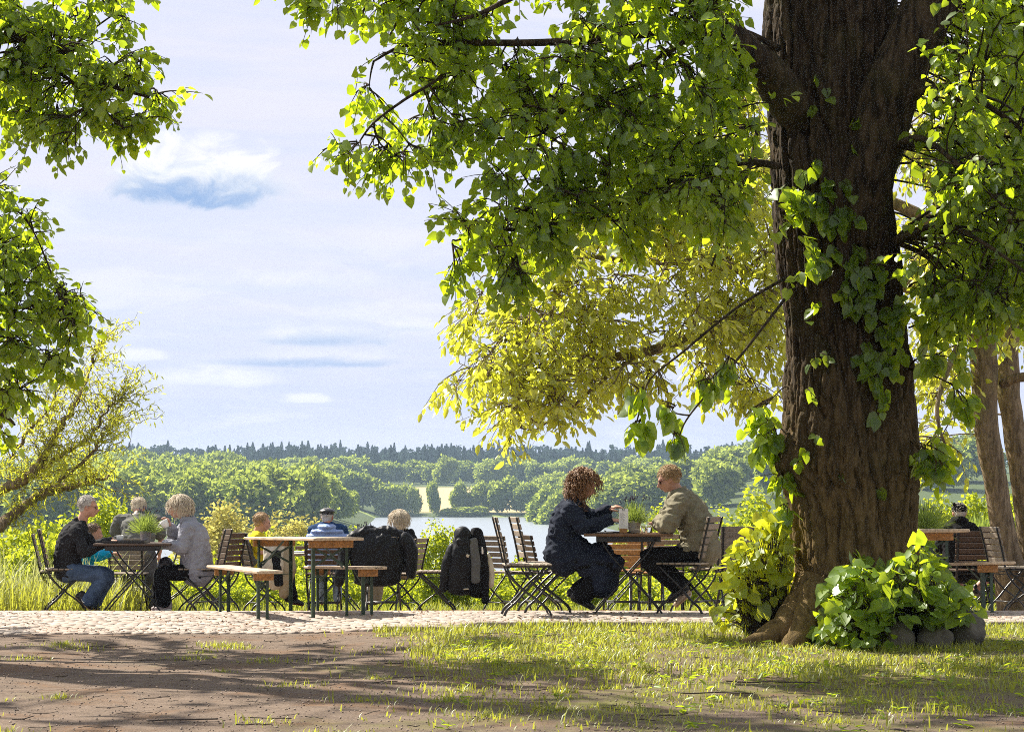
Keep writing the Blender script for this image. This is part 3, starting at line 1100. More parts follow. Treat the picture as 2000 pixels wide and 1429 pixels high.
# shoots on the trunk: leaves hanging in curtains over the bark
def trunk_shoots(spots_, nleaf, leaf, dep, length, droop=1.0):
    A, Mi, E = [], [], []
    for (px, py) in spots_:
        base_ = np.array(P(px, py, dep + 0.12))
        dirx = RNG.normal(0, .55)
        a_ = base_
        l_ = length * RNG.uniform(.6, 1.3)
        m_ = a_ + np.array([dirx * .35 * l_, -0.35 * l_ - .05, .10 * l_])
        e_ = a_ + np.array([dirx * .8 * l_, -0.45 * l_ - .05, -droop * .55 * l_])
        A.append(a_), Mi.append(m_), E.append(e_)
    A, Mi, E = map(np.array, (A, Mi, E))
    wood_ = [thin_tubes(bez(A, Mi, E, 5), np.linspace(.006, .0025, 5)[None].repeat(len(A), 0), 3)]
    q = len(A)
    t3 = ((np.arange(nleaf)[None] + RNG.uniform(.2, .9, (q, nleaf))) / nleaf)[..., None]
    pos = (1 - t3) ** 2 * A[:, None] + 2 * t3 * (1 - t3) * Mi[:, None] + t3 ** 2 * E[:, None]
    tip = unit(RNG.normal(0, .5, pos.shape) + np.array([0, -.25, -.85]))
    nr = np.array([0, -.75, .65]) + RNG.normal(0, .4, pos.shape)
    sz = leaf * RNG.uniform(.6, 1.2, (q, nleaf))
    return wood_, (pos.reshape(-1, 3), tip.reshape(-1, 3), nr.reshape(-1, 3), sz.reshape(-1))


FD = 18.85
curtain = [(1540, 320), (1600, 310), (1650, 350), (1680, 420), (1695, 480), (1740, 540), (1790, 600), (1800, 640), (1740, 640), (1700, 600), (1640, 610), (1590, 600), (1575, 540), (1550, 470), (1525, 400)]
curtain2 = [(1660, 600), (1720, 600), (1750, 680), (1760, 780), (1720, 790), (1690, 740), (1650, 700)]
sp1 = sample_poly(curtain, 60)
sp2 = sample_poly(curtain2, 16)
lone = np.array([(1600, 150), (1610, 175), (1590, 205), (1660, 235), (1665, 285), (1680, 345), (1600, 700), (1575, 760), (1600, 690), (1575, 880), (1590, 850), (1560, 900), (1640, 920), (1700, 950), (1690, 905)])
w4, l4 = trunk_shoots(np.concatenate([sp1, sp2]), 6, 0.11, FD, 0.28)
w5, l5 = trunk_shoots(lone, 3, 0.09, FD - 0.02, 0.15)
# side tufts standing off the left and right of the trunk
clt = np.array([[*P(1520, 860, 19.2), .22], [*P(1500, 830, 19.2), .2], [*P(1540, 930, 19.1), .18], [*P(1490, 800, 19.2), .2], [*P(1820, 620, 18.9), .25], [*P(1850, 700, 18.7), .25], [*P(1870, 760, 18.6), .2],
                [*P(1840, 560, 18.8), .3], [*P(1815, 870, 18.9), .14], [*P(1835, 900, 18.8), .10], [*P(1800, 880, 18.9), .2], [*P(1535, 985, 19.1), .14]])
skt = [np.array(P(1545, y_, 19.3)) for y_ in (620, 760, 860, 940, 1000)] + [np.array(P(1775, y_, 19.2)) for y_ in (560, 640, 720, 860, 950)]
w6, l6 = crown_from_clumps(clt * np.array([1, 1, 1, .75]), skt, 4, 2, 4, 0.115, 0.16, 0.8, .5, .8)
arr = cat_leaves(l1, l2, l3, l4, l5, l6)
finish_tree(tree, LIME, 'lime_leaf', w1 + w2 + w3 + w4 + w5 + w6, arr, pref=lambda px, py, dep: ((px > 1510) & (px < 1830) & (dep < 18.95) & (py > 150)) * 1.0)


# shoots at the foot: two leafy bushes
def foot_bush(name, label, poly, d0, d1, n, leaf, base_pts, lm):
    q = sample_poly(poly, n)
    dd = RNG.uniform(d0, d1, n)
    pos = np.array([P(a, b_, c_) for (a, b_), c_ in zip(q, dd)])
    cen = pos.mean(0)
    o = thing(name, (float(cen[0]), float(cen[1]), float(gz(cen[0], cen[1]))), label, 'bush')
    root = np.array([base_pts[i % len(base_pts)] for i in range(n)])
    st = root + RNG.normal(0, .05, root.shape) * np.array([1, 1, 0])
    mid = (st + pos) / 2 + np.array([0, 0, .12])
    V_, F_ = thin_tubes(bez(st, mid, pos, 6), np.linspace(.006, .002, 6)[None].repeat(n, 0), 3)
    off_ = np.array(o.location)
    link('stems', new_mesh('stems', V_ - off_, F_, M['twig'], True), o)
    outw = unit(pos - (cen + np.array([0, .35, -.25])))
    tip = unit(outw * .6 + np.array([0, -.1, -.6]) + RNG.normal(0, .5, pos.shape))
    nr = outw * .6 + np.array([0, -.1, .7]) + RNG.normal(0, .55, pos.shape)
    sz = leaf * RNG.uniform(.35, 1.2, n)
    arr_ = (pos, tip, nr, sz)
    sc = np.argsort(-sz / dd)
    pick = sc[:300]
    leaf_objects(o, LIME, lm, arr_, pick)
    if n > 300:
        r_ = sc[300:]
        V_, F_ = leaves_geo(LIME, *[a[r_] for a in arr_])
        tag(link('foliage', new_mesh('foliage', V_ - off_, F_, M[lm]), o), kind='stuff')
    return o


pl = [(1405, 1225), (1390, 1190), (1400, 1140), (1420, 1080), (1465, 1035), (1500, 990), (1530, 1000), (1545, 1060), (1545, 1130), (1515, 1175), (1460, 1215)]
foot_bush('sprout_bush', 'bright yellow green leafy shoots on the sunlit side of the furrowed trunk foot', pl, 18.9, 19.5, 420, 0.115, [np.array([X(1520, 19.2), 19.2, 0.0]), np.array([X(1480, 19.2), 19.2, 0.02])], 'sunlit_young_leaf')
pr = [(1590, 1250), (1600, 1170), (1620, 1130), (1660, 1100), (1690, 1085), (1720, 1120), (1760, 1075), (1800, 1050), (1825, 1085), (1845, 1125), (1900, 1160), (1915, 1195), (1850, 1215), (1750, 1215), (1740, 1260), (1650, 1275)]
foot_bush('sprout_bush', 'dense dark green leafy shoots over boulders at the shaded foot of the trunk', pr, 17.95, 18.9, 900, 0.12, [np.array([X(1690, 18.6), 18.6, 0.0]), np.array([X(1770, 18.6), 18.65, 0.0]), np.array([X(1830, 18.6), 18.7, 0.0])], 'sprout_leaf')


# boulders round the root
def boulder(px, py, d, sx, sy, sz, seed, label):
    bm = bmesh.new()
    bmesh.ops.create_icosphere(bm, subdivisions=4, radius=1)
    for v in bm.verts:
        n_ = noise.noise(v.co * 1.3 + Vector((seed, 0, 0))) * .28 + noise.noise(v.co * 4 + Vector((0, seed, 0))) * .06
        v.co *= 1 + n_
        v.co = Vector((v.co.x * sx, v.co.y * sy, v.co.z * sz))
    me = bpy.data.meshes.new('boulder')
    bm.to_mesh(me)
    bm.free()
    me.materials.append(M['stone'])
    me.polygons.foreach_set('use_smooth', np.ones(len(me.polygons), bool))
    c_ = P(px, py, d)
    z = float(gz(c_.x, c_.y)) + sz * .72
    tag(link('boulder', me, None, (c_.x, c_.y, z)), label, 'boulder', 'boulders at the foot of the lime tree')


boulder(1885, 1240, 18.5, .15, .16, .17, 1.0, 'tall rounded boulder at the outer end of the leafy shoots')
boulder(1825, 1245, 18.25, .14, .12, .11, 4.0, 'low sloping boulder between two rounder boulders at the trunk foot')
boulder(1755, 1250, 18.2, .11, .1, .12, 7.5, 'dark boulder half hidden under the dense leafy shoots')

# ================================================================ the two-stemmed tree behind, in full sun
GD = 26.5
gt = thing('broadleaf_tree', (X(1950, GD), GD, float(terrace_z(X(1950, GD), GD)) - .1), 'two stemmed broadleaf tree with sunlit yellow green crown behind the big trunk', 'tree')
sk2 = limb('stem', gt, [(1990, 1215, 26.3), (1966, 1080, 26.3), (1948, 960, 26.3), (1928, 835, 26.2), (1921, 710, 26.2), (1914, 640, 26.2), (1880, 480, 26.1), (1800, 330, 26.0), (1700, 150, 26)], [.24, .155, .13, .135, .145, .14, .11, .08, .05], 'bark_pale', 24, .015)
sk2 += limb('stem', gt, [(2035, 1215, 26.9), (2018, 1080, 26.9), (2002, 960, 26.8), (1980, 835, 26.8), (1968, 740, 26.8), (1978, 600, 26.8), (2010, 350, 26.7), (2040, 50, 26.6)], [.24, .16, .14, .12, .125, .09, .08, .06], 'bark_pale', 24, .015)
sk2 += limb('stub', gt, [(1960, 750, 26.2), (1985, 738, 26.0), (2020, 735, 25.9)], [.06, .055, .05], 'bark_pale', 12, .006)
for pts_, r_ in [([(1915, 620, 26.2), (1780, 560, 26.3), (1560, 560, 26.2), (1400, 640, 26.0), (1250, 690, 25.8), (1120, 700, 25.7), (1070, 690, 25.6), (980, 660, 25.6)], [.09, .075, .05, .012]),
                 ([(1250, 690, 25.8), (1180, 740, 25.6), (1110, 800, 25.5), (1060, 830, 25.5)], [.03, .02, .008]),
                 ([(1075, 690, 25.6), (1070, 640, 25.6), (1085, 590, 25.6)], [.02, .014, .007]),
                 ([(1560, 560, 26.2), (1400, 520, 26.0), (1240, 510, 25.8), (1080, 500, 25.7), (960, 540, 25.7)], [.05, .04, .025, .008]),
                 ([(1860, 450, 26.1), (1650, 360, 26.2), (1450, 330, 26.2), (1250, 340, 26.0)], [.08, .06, .04, .01]),
                 ([(1910, 600, 26.2), (1860, 700, 25.8), (1830, 800, 25.6), (1850, 880, 25.5)], [.04, .03, .01])]:
    pp = [np.array(q) for q in spline([P(*a) for a in pts_], 6)]
    sk2 += pp
    V_, F_ = tube_geo([Vector(q) for q in pp], list(np.interp(np.linspace(0, 1, len(pp)), np.linspace(0, 1, len(r_)), r_)), 7)
    o_ = Vector(gt.location)
    link('branch', new_mesh('branch', [v - o_ for v in V_], F_, M['bark_pale'], True), gt)
pg1 = [(890, 560), (950, 560), (1010, 480), (1080, 440), (1120, 430), (1250, 360), (1400, 300), (1530, 290), (1540, 800), (1480, 790), (1400, 720), (1330, 770), (1250, 740), (1150, 750), (1070, 820), (1000, 840), (930, 770), (850, 750), (900, 690), (895, 620)]
pg2 = [(1760, 100), (2060, 60), (2060, 250), (2060, 620), (2000, 640), (1900, 600), (1880, 700), (1840, 900), (1790, 880), (1770, 600)]
pg3 = [(1120, 420), (1500, 100), (1520, 420), (1400, 520)]
cg = np.concatenate([poly_clumps(pg1, 170, 25.0, 26.6, .24, .46), poly_clumps(pg2, 100, 25.4, 27.8, .3, .5), poly_clumps(pg3, 34, 26, 27.5, .35, .55)])
wg, lg = crown_from_clumps(cg, sk2, 5, 3, 5, 0.125, 0.30, 0.45)
finish_tree(gt, OVAL, 'gold_leaf', wg, lg, 'bark_pale')

# ================================================================ lime tree at the left: only its overhanging boughs show
LD = 19.5
lt = thing('lime_tree', (-7.2, 20.0, -0.05), 'lime tree whose leafy boughs hang in over the willow and the seated man', 'tree')
v_, f_ = rough_tube([Vector((-7.2, 20, -.15)), Vector((-7.2, 20, 1.2)), Vector((-7.1, 20, 3.5)), Vector((-7.0, 19.9, 6.5)), Vector((-7.0, 19.9, 11))], [.55, .42, .36, .28, .1], 30, 14, .03, 2)
o_ = Vector(lt.location)
link('trunk', new_mesh('trunk', [v - o_ for v in v_], f_, M['bark'], True), lt)
sk3 = [np.array((-7.0, 19.9, z)) for z in np.arange(2.5, 10, .4)]
for pts_, r_ in [([(-560, 330, 19.9), (-250, 150, 19.6), (-20, 75, 19.4), (70, 80, 19.4), (135, 105, 19.4), (200, 160, 19.3), (290, 190, 19.3)], [.10, .07, .035, .01]),
                 ([(100, 90, 19.4), (105, 130, 19.4), (140, 160, 19.4), (185, 200, 19.3), (240, 250, 19.3)], [.02, .016, .008]),
                 ([(60, 78, 19.4), (120, 115, 19.4), (165, 70, 19.3), (220, 30, 19.3)], [.02, .012, .006]),
                 ([(-560, 620, 19.9), (-250, 540, 19.7), (-20, 600, 19.6), (60, 620, 19.5), (130, 600, 19.5)], [.09, .06, .03, .008]),
                 ([(-100, 560, 19.6), (0, 640, 19.5), (50, 690, 19.5)], [.02, .015, .007]),
                 ([(-560, 700, 19.9), (-250, 740, 19.7), (-20, 800, 19.5), (30, 830, 19.5)], [.07, .04, .02, .008]),
                 ([(-560, 200, 19.9), (-300, -100, 19.5), (0, -200, 19.3), (200, -120, 19.2)], [.12, .08, .04, .015])]:
    pp = [np.array(q) for q in spline([P(*a) for a in pts_], 6)]
    sk3 += pp
    V_, F_ = tube_geo([Vector(q) for q in pp], list(np.interp(np.linspace(0, 1, len(pp)), np.linspace(0, 1, len(r_)), r_)), 7)
    link('branch', new_mesh('branch', [v - o_ for v in V_], F_, M['bark'], True), lt)
pA = [(-60, -60), (330, -60), (285, 5), (240, 45), (270, 95), (340, 130), (370, 150), (330, 190), (345, 230), (310, 265), (285, 320), (250, 300), (190, 265), (135, 290), (110, 260), (50, 260), (30, 230), (0, 190), (-60, 190)]
pB = [(-60, 350), (10, 350), (50, 420), (100, 475), (140, 505), (150, 550), (180, 590), (150, 630), (125, 690), (105, 730), (60, 720), (40, 800), (-10, 850), (-60, 850)]
cL = np.concatenate([poly_clumps(pA, 76, 18.9, 20.0, .12, .25), poly_clumps(pB, 58, 19.0, 20.2, .14, .26)])
wl1, ll1 = crown_from_clumps(cL, sk3, 4, 3, 4, 0.082, 0.18, 0.5)
top = []
for _ in range(50):
    a = RNG.uniform(0, 2 * math.pi)
    rr = math.sqrt(RNG.uniform(0, 1)) * 5.5
    z = RNG.uniform(4.5, 13)
    k = math.sqrt(max(.1, 1 - ((z - 7.5) / 7) ** 2))
    x_, y_ = -7.0 + rr * k * math.cos(a), 19.9 + rr * k * math.sin(a)
    if (z - 1.5 - CAM_H) / y_ < .212 and (x_ + 1.5) / y_ > -.222:
        continue
    top.append((x_, y_, z, RNG.uniform(.7, 1.1)))
wl2, ll2 = crown_from_clumps(np.array(top), sk3, 4, 3, 4, 0.22, 0.6, .5)
finish_tree(lt, LIME, 'lime_leaf', wl1 + wl2, cat_leaves(ll1, ll2))

# ================================================================ twisted willow on the bank at the left
WD = 33.0
wt = thing('willow_tree', (X(-120, WD), WD, float(gz(X(-120, WD), WD))), 'twisted yellow green willow with bare curling twig ends on the bank', 'tree')
o_ = Vector(wt.location)
v_, f_ = rough_tube([Vector((o_.x, WD, o_.z - .2)), P(-115, 1200, WD), P(-100, 1120, WD), P(-60, 1060, WD)], [.3, .24, .2, .15], 20, 10, .02, 4)
link('trunk', new_mesh('trunk', [v - o_ for v in v_], f_, M['bark_pale'], True), wt)
sk4 = [np.array(P(-60, 1060, WD))]
boughs = [([(-70, 1070), (0, 1022), (60, 985), (100, 955), (160, 945), (215, 930)], [.10, .075, .06, .012]),
          ([(-80, 1060), (-10, 965), (40, 935), (80, 900), (110, 850), (150, 790), (180, 720), (192, 672)], [.09, .06, .04, .006]),
          ([(60, 930), (120, 890), (170, 850), (215, 800), (240, 775)], [.035, .022, .006]),
          ([(-60, 1000), (-40, 900), (0, 830), (20, 770), (35, 730)], [.05, .03, .008]),
          ([(80, 975), (140, 930), (190, 880), (215, 840), (245, 830)], [.03, .02, .005]),
          ([(20, 900), (60, 840), (100, 780), (120, 720)], [.03, .02, .006])]
paths = []
for pts_, r_ in boughs:
    pw = [P(a + random.uniform(-6, 6), b_ + random.uniform(-6, 6), WD + random.uniform(-.5, .5)) for a, b_ in pts_]
    pp = [np.array(q) for q in spline(pw, 8)]
    pp = [q + np.array([math.sin(i * 1.7), math.cos(i * 1.3), math.sin(i * 2.1 + 1)]) * .02 for i, q in enumerate(pp)]
    sk4 += pp
    V_, F_ = tube_geo([Vector(q) for q in pp], list(np.interp(np.linspace(0, 1, len(pp)), np.linspace(0, 1, len(r_)), r_)), 7)
    link('bough', new_mesh('bough', [v - o_ for v in V_], F_, M['bark_pale'], True), wt)
    paths.append(pp)
# curling twigs
tw, N_ = [], 330
sk_a = np.array(sk4)
for i in range(N_):
    a = sk_a[RNG.integers(len(sk_a))]
    pts_ = [a]
    dvec = unit(np.array([RNG.normal(.25, .6), RNG.normal(0, .5), RNG.normal(.55, .5)]))
    L_ = RNG.uniform(.07, .14)
    ph = RNG.uniform(0, 6)
    for k in range(7):
        dvec = unit(dvec + np.array([math.sin(ph + k * 1.9), math.cos(ph + k * 1.5), math.cos(ph * 2 + k * 2.2)]) * .55)
        pts_.append(pts_[-1] + dvec * L_)
    tw.append(pts_)
tw = np.array(tw)
V_, F_ = thin_tubes(tw, np.linspace(.007, .0025, 8)[None].repeat(N_, 0), 3)
link('twigs', new_mesh('twigs', V_ - np.array(o_), F_, M['bark_pale'], True), wt)
sel = RNG.uniform(size=N_) < .82
tl = tw[sel]
K_ = 30
ti = RNG.uniform(.5, 6.99, (len(tl), K_))
ia = ti.astype(int)
fr = (ti - ia)[..., None]
rows = np.arange(len(tl))[:, None]
pos = tl[rows, ia] * (1 - fr) + tl[rows, np.minimum(ia + 1, 7)] * fr + RNG.normal(0, .03, (len(tl), K_, 3))
tip = unit(RNG.normal(0, .6, pos.shape) + np.array([.2, 0, -.2]))
nr = RNG.normal(0, .6, pos.shape) + np.array([0, 0, 1])
arrw = (pos.reshape(-1, 3), tip.reshape(-1, 3), nr.reshape(-1, 3), RNG.uniform(.07, .13, pos.shape[:2]).reshape(-1))
V_, F_ = leaves_geo(SLIM, *arrw)
tag(link('crown', new_mesh('crown', V_ - np.array(o_), F_, M['willow_leaf']), wt), kind='stuff')


# ================================================================ shrubs and trees on the bank and beyond
def blob_tree(nlobe, nleaf, leafsz, rx, rz, shape, mname, spread=.75, seed=0, stem=True, base=.25, bark='twig', flat=.3, nrand=.5, lobe=(.24, .46)):
    """crown of lobes, each lobe a shell of leaves; unit: metres. Returns mesh with trunk+crown as two meshes"""
    rng = np.random.default_rng(seed)
    lob = unit(rng.normal(size=(nlobe, 3))) * rng.uniform(.25, 1, (nlobe, 1)) ** .5 * spread
    lob[:, 2] = np.abs(lob[:, 2]) * 1.15 - .18 + .0
    lr = rng.uniform(*lobe, nlobe)
    k = rng.integers(0, nlobe, nleaf)
    d_ = unit(rng.normal(size=(nleaf, 3)))
    d_[:, 2] = np.where(rng.uniform(size=nleaf) < .55, np.abs(d_[:, 2]), d_[:, 2])
    p_ = lob[k] + d_ * lr[k][:, None] * rng.uniform(.6, 1.06, (nleaf, 1))
    sc = np.array([rx, rx, rz])
    pos = p_ * sc
    pos[:, 2] += rz * (.55 + base)
    tip = unit(d_ * .4 + rng.normal(0, .55, d_.shape) + np.array([0, 0, -.2]))
    nr = d_ * 1.0 + np.array([0, 0, flat]) + rng.normal(0, nrand, d_.shape)
    sz = leafsz * rng.uniform(.6, 1.3, nleaf)
    V_, F_ = leaves_geo(shape, pos, tip, nr, sz)
    crown = new_mesh('crown', V_, F_, M[mname])
    cen = lob * sc + np.array([0, 0, rz * (.55 + base)])
    st = np.zeros_like(cen)
    st[:, :2] = rng.normal(0, .05 * rx, (nlobe, 2))
    st[:, 2] = -.3
    mid = (st + cen) / 2
    mid[:, :2] *= .5
    V2, F2 = thin_tubes(bez(st, mid, cen, 6), np.linspace(.03, .006, 6)[None].repeat(nlobe, 0) * rx * .8, 5)
    return crown, new_mesh('stems', V2, F2, M[bark], True)


ASP = (1.0, 1.7, 2.6)
shrub_protos = {k: [blob_tree(int(22 * k ** .5), int(3600 * k ** .7), .10, 1.0, k, CARD, 'shrub_leaf', .85, s + int(k * 10)) for s in (11, 12)] for k in ASP}
olive_proto = {k: [blob_tree(int(30 * k ** .5), int(5200 * k ** .7), .09, 1.0, k, CARD, 'olive_leaf', .85, s + int(k * 10)) for s in (21, 22)] for k in ASP}


def shrub(px, ptop, d, wpx, label, group, kind='shrub', i=[0]):
    x_ = X(px, d)
    z0 = float(gz(x_, d))
    h = P(px, ptop, d).z - z0
    w_ = max(wpx / F * d / 2, h / 4.4)
    k = min(ASP, key=lambda q: abs(math.log(h / 1.9 / w_ / q)))
    pr_ = (shrub_protos if kind == 'shrub' else olive_proto)[k]
    cr, stm = pr_[i[0] % len(pr_)]
    i[0] += 1
    o = thing('shrub', (x_, d, z0), label, 'shrub', group, random.uniform(0, 6.28))
    for nme, me in (('crown', cr), ('stems', stm)):
        c_ = link(nme, me, o)
        c_.scale = (w_, w_, h / 1.9 / k)
        if nme == 'crown':
            c_['kind'] = 'stuff'
    return o


GR = 'yellow green shrubs on the bank below the terrace'
random.seed(5)
for (px, pt, d, w) in [(190, 955, 44, 170), (110, 1000, 40, 200), (20, 1010, 40, 220), (260, 1060, 42, 150), (330, 1075, 41, 150), (430, 1068, 43, 160), (520, 1030, 48, 150), (600, 1015, 52, 170),
                       (470, 1100, 39, 140), (560, 1085, 40, 150), (640, 1045, 45, 140), (690, 1070, 41, 130), (740, 1085, 40, 120), (300, 1110, 35.5, 120), (380, 1120, 35, 120), (450, 1130, 35, 110), (530, 1120, 35.5, 120), (610, 1125, 35, 110), (680, 1120, 35.5, 110), (980, 1125, 35, 110), (1060, 1115, 35.5, 120), (1150, 1120, 35, 120), (1240, 1110, 35.5, 120), (1330, 1110, 35, 120), (1420, 1100, 35.5, 120), (1500, 1100, 35, 120), (1840, 1110, 35, 120), (230, 1080, 35.5, 130), (150, 1050, 36, 140), (70, 1040, 36, 150),
                       (960, 1095, 40, 150), (1030, 1070, 42, 120), (1110, 1085, 41, 140), (900, 1110, 38, 130), (790, 1110, 38, 130), (860, 1120, 37, 120),
                       (660, 1008, 75, 110), (705, 1012, 75, 110), (750, 1020, 70, 110), (790, 1030, 66, 100), (620, 1030, 60, 100),
                       (1200, 1060, 44, 150), (1290, 975, 62, 170), (1380, 950, 66, 170), (1470, 925, 70, 180), (1240, 1010, 56, 140), (1330, 1040, 46, 150), (1420, 1030, 46, 160), (1500, 1040, 46, 150), (1540, 960, 60, 150),
                       (1820, 960, 50, 160), (1890, 940, 52, 170), (1970, 950, 54, 170), (1850, 1050, 42, 130), (1780, 1060, 44, 140), (1930, 1060, 42, 140)]:
    where = ('at the foot of the twisted willow' if px < 215 else 'behind the table of the grey haired couple' if px < 470 else 'behind the long beer table' if px < 700 else 'below the lake between the hung jackets' if px < 1000 else
             'behind the chairs of the young pair' if px < 1250 else 'behind the man in beige and the lime shoots' if px < 1600 else 'beyond the capped man and the big trunk')
    shrub(px, pt, d, w, 'sunlit yellow green shrub ' + where, GR)
for (px, pt, w) in [(855, 1016, 110), (920, 1040, 90)]:
    shrub(px, pt, 37, w, 'loose airy shrub rising against the lake beside the hanging backpack' if px < 900 else 'low shrub against the lake beyond the hanging dark jacket', None)
for (px, pt, w) in [(400, 985, 110), (450, 965, 120), (545, 985, 110), (600, 995, 90), (500, 990, 90)]:
    shrub(px, pt, 120, w, 'pale olive rounded willow bush beyond the bank shrubs', 'olive bushes below the wooded hill', 'olive')

# far trees
random.seed(11)
dec = [blob_tree(20, 4200, .17, 1.0, 1.0, CARD, 'far_leaf', .85, s, base=.1, nrand=.22, lobe=(.22, .48), flat=.75)[0] for s in (31, 32, 33, 34)]
con = []
for s in (41, 42, 43):
    rng = np.random.default_rng(s)
    n = 1500
    h = rng.uniform(.12, 1, n) ** .9
    rad = (1 - h) ** 1.0 * .27 * (.7 + .5 * (np.sin(h * 40 + s) > 0)) + .004
    a = rng.uniform(0, 6.28, n)
    r_ = rad * rng.uniform(.5, 1.05, n)
    pos = np.stack([r_ * np.cos(a), r_ * np.sin(a), h], -1)
    od = np.stack([np.cos(a), np.sin(a), -.35 * np.ones(n)], -1)
    V_, F_ = leaves_geo(CARD, pos, unit(od + rng.normal(0, .3, od.shape)), np.array([0, 0, 1.0]) + rng.normal(0, .4, od.shape) + od * .6, (.12 - .085 * h) * rng.uniform(.6, 1.3, n))
    con.append(new_mesh('conifer', V_, F_, M['conifer']))


def far_tree(px, d, hgt, wid, kind, label, group, tint=None):
    x_ = X(px, d)
    me = random.choice(dec if kind == 'dec' else con)
    o = link('conifer_tree' if kind == 'con' else 'woodland_tree', me, None, (x_, d, float(gz(x_, d)) - .3))
    o.rotation_euler = (0, 0, random.uniform(0, 6.28))
    o.scale = (wid / 2, wid / 2, hgt / 1.75) if kind == 'dec' else (wid * 1.9, wid * 1.9, hgt)
    tag(o, label, 'tree', group)


# left wooded slope
for _ in range(112):
    d = random.uniform(480, 860)
    px = random.uniform(-40, 640)
    if px > 560 and d > 620:
        continue
    far_tree(px, d, random.uniform(11.5, 15.5), random.uniform(11, 17), 'dec', 'rounded deciduous tree on the wooded slope left of the lake', 'trees on the wooded slope beside the lake')
for _ in range(36):
    d = random.uniform(880, 1080)
    px = random.uniform(60, 460)
    far_tree(px, d, random.uniform(13, 18), random.uniform(12, 17), 'dec', 'darker deciduous tree higher on the hill behind the wooded slope', 'trees high on the left hill')
# shore of the near wood
for (px, d, h, w) in [(600, 560, 13, 13), (625, 590, 13, 12), (650, 620, 12, 12), (575, 530, 13, 14), (668, 640, 9, 10), (545, 520, 14, 15), (500, 500, 13, 15)]:
    far_tree(px, d, h, w, 'dec', 'rounded deciduous tree on the wooded slope left of the lake', 'trees on the wooded slope beside the lake')
# far shore
for (px, h, w) in [(605, 15.5, 12), (660, 14, 13), (690, 15, 14), (725, 14, 14), (755, 13.5, 12), (785, 11.5, 8), (808, 12, 7), (846, 14, 6), (898, 13, 9), (938, 12.5, 11), (965, 13.5, 13), (1000, 14.5, 14), (1030, 13, 12), (1060, 12, 12), (1090, 13, 13), (770, 12, 10), (640, 13, 10)]:
    far_tree(px, 893 + random.uniform(-4, 8), h, w, 'dec', 'tall round crowned tree standing on the far lake shore', 'trees along the far lake shore')
far_tree(885, 886, 4, 10, 'dec', 'low spreading bush on the far shore in front of the pale field', None)
far_tree(925, 888, 4, 12, 'dec', 'small low bush on the far shore beside the reeds', None)
# right slope
for _ in range(82):
    d = random.uniform(640, 980)
    px = random.uniform(1050, 1560) if random.random() < .9 else random.uniform(1780, 1900)
    far_tree(px, d, random.uniform(11, 15), random.uniform(12, 18), 'dec', 'pale green deciduous tree on the slope right of the lake', 'trees on the slope right of the lake')
# ridge: broadleaved skirt and spruces
for _ in range(48):
    far_tree(random.uniform(560, 1280), random.uniform(1085, 1150), random.uniform(10, 14), random.uniform(12, 17), 'dec', 'dark deciduous tree at the foot of the conifer ridge', 'trees at the foot of the ridge')
for _ in range(290):
    d = random.uniform(1170, 1420)
    far_tree(random.uniform(200, 1560), d, random.uniform(13, 19.5), random.uniform(5, 7.5), 'con', 'dark conifer in the forest along the far ridge', 'conifers on the far ridge')

# the depth of the forest between them reads as one mass
rng = np.random.default_rng(77)
parts_ = []
for _ in range(520):
    d = rng.uniform(1180, 1480)
    x_ = X(rng.uniform(150, 1600), d)
    h_ = rng.uniform(10.5, 15.5)
    w_ = rng.uniform(4.5, 7.5)
    n = 130
    hh = rng.uniform(.15, 1, n)
    a = rng.uniform(0, 6.28, n)
    r_ = (np.clip(1.15 - hh, 0, 1) ** .6) * w_ * .5 * rng.uniform(.5, 1, n)
    pos = np.stack([x_ + r_ * np.cos(a), d + r_ * np.sin(a), float(gz(x_, d)) + hh * h_], -1)
    od = np.stack([np.cos(a), np.sin(a), np.full(n, .2)], -1)
    parts_.append(leaves_geo(CARD, pos, unit(np.array([0, 0, -.6]) + od * .5 + rng.normal(0, .4, od.shape)), od + rng.normal(0, .3, od.shape), rng.uniform(1.3, 2.8, n)))
V_, F_ = join_geo(parts_, 3)
tag(link('conifer_forest', new_mesh('conifer_forest', V_, F_, M['conifer'])), 'dense dark forest mass along the far ridge', 'forest', kind='stuff')

# ================================================================ grass
def blades(pos, h, w, lean, mname, name, parent=None, bend=.5):
    n = len(pos)
    a = RNG.uniform(0, 2 * math.pi, n)
    d_ = np.stack([np.cos(a), np.sin(a), np.zeros(n)], -1)
    sd = np.stack([-np.sin(a), np.cos(a), np.zeros(n)], -1)
    ln = (lean * RNG.uniform(.2, 1.3, n))[:, None]
    hh = h[:, None]
    up = np.array([0, 0, 1.0])
    m_ = pos + up * hh * .55 + d_ * hh * ln * .35
    e = pos + up * hh * (1 - .25 * ln) + d_ * hh * ln
    ww = (w * RNG.uniform(.6, 1.3, n))[:, None]
    V_ = np.stack([pos - sd * ww, pos + sd * ww, m_ - sd * ww * .75, m_ + sd * ww * .75, e], 1)
    Fb = np.array([(0, 1, 3), (0, 3, 2), (2, 3, 4)])
    FF_ = Fb[None] + (np.arange(n) * 5)[:, None, None]
    return V_.reshape(-1, 3), FF_.reshape(-1, 3)


def scatter_grass(n, xr, yr, dens, hfun):
    x_ = RNG.uniform(*xr, n)
    y_ = RNG.uniform(*yr, n)
    v = dens(x_, y_)
    keep = RNG.uniform(size=n) < v
    x_, y_ = x_[keep], y_[keep]
    z_ = gz(x_, y_)
    return np.stack([x_, y_, z_ - .01], -1), hfun(x_, y_, len(x_))


def nz(x_, y_, s, k=0):
    return np.array([noise.noise(Vector((a * s, b_ * s, k))) for a, b_ in zip(x_, y_)])


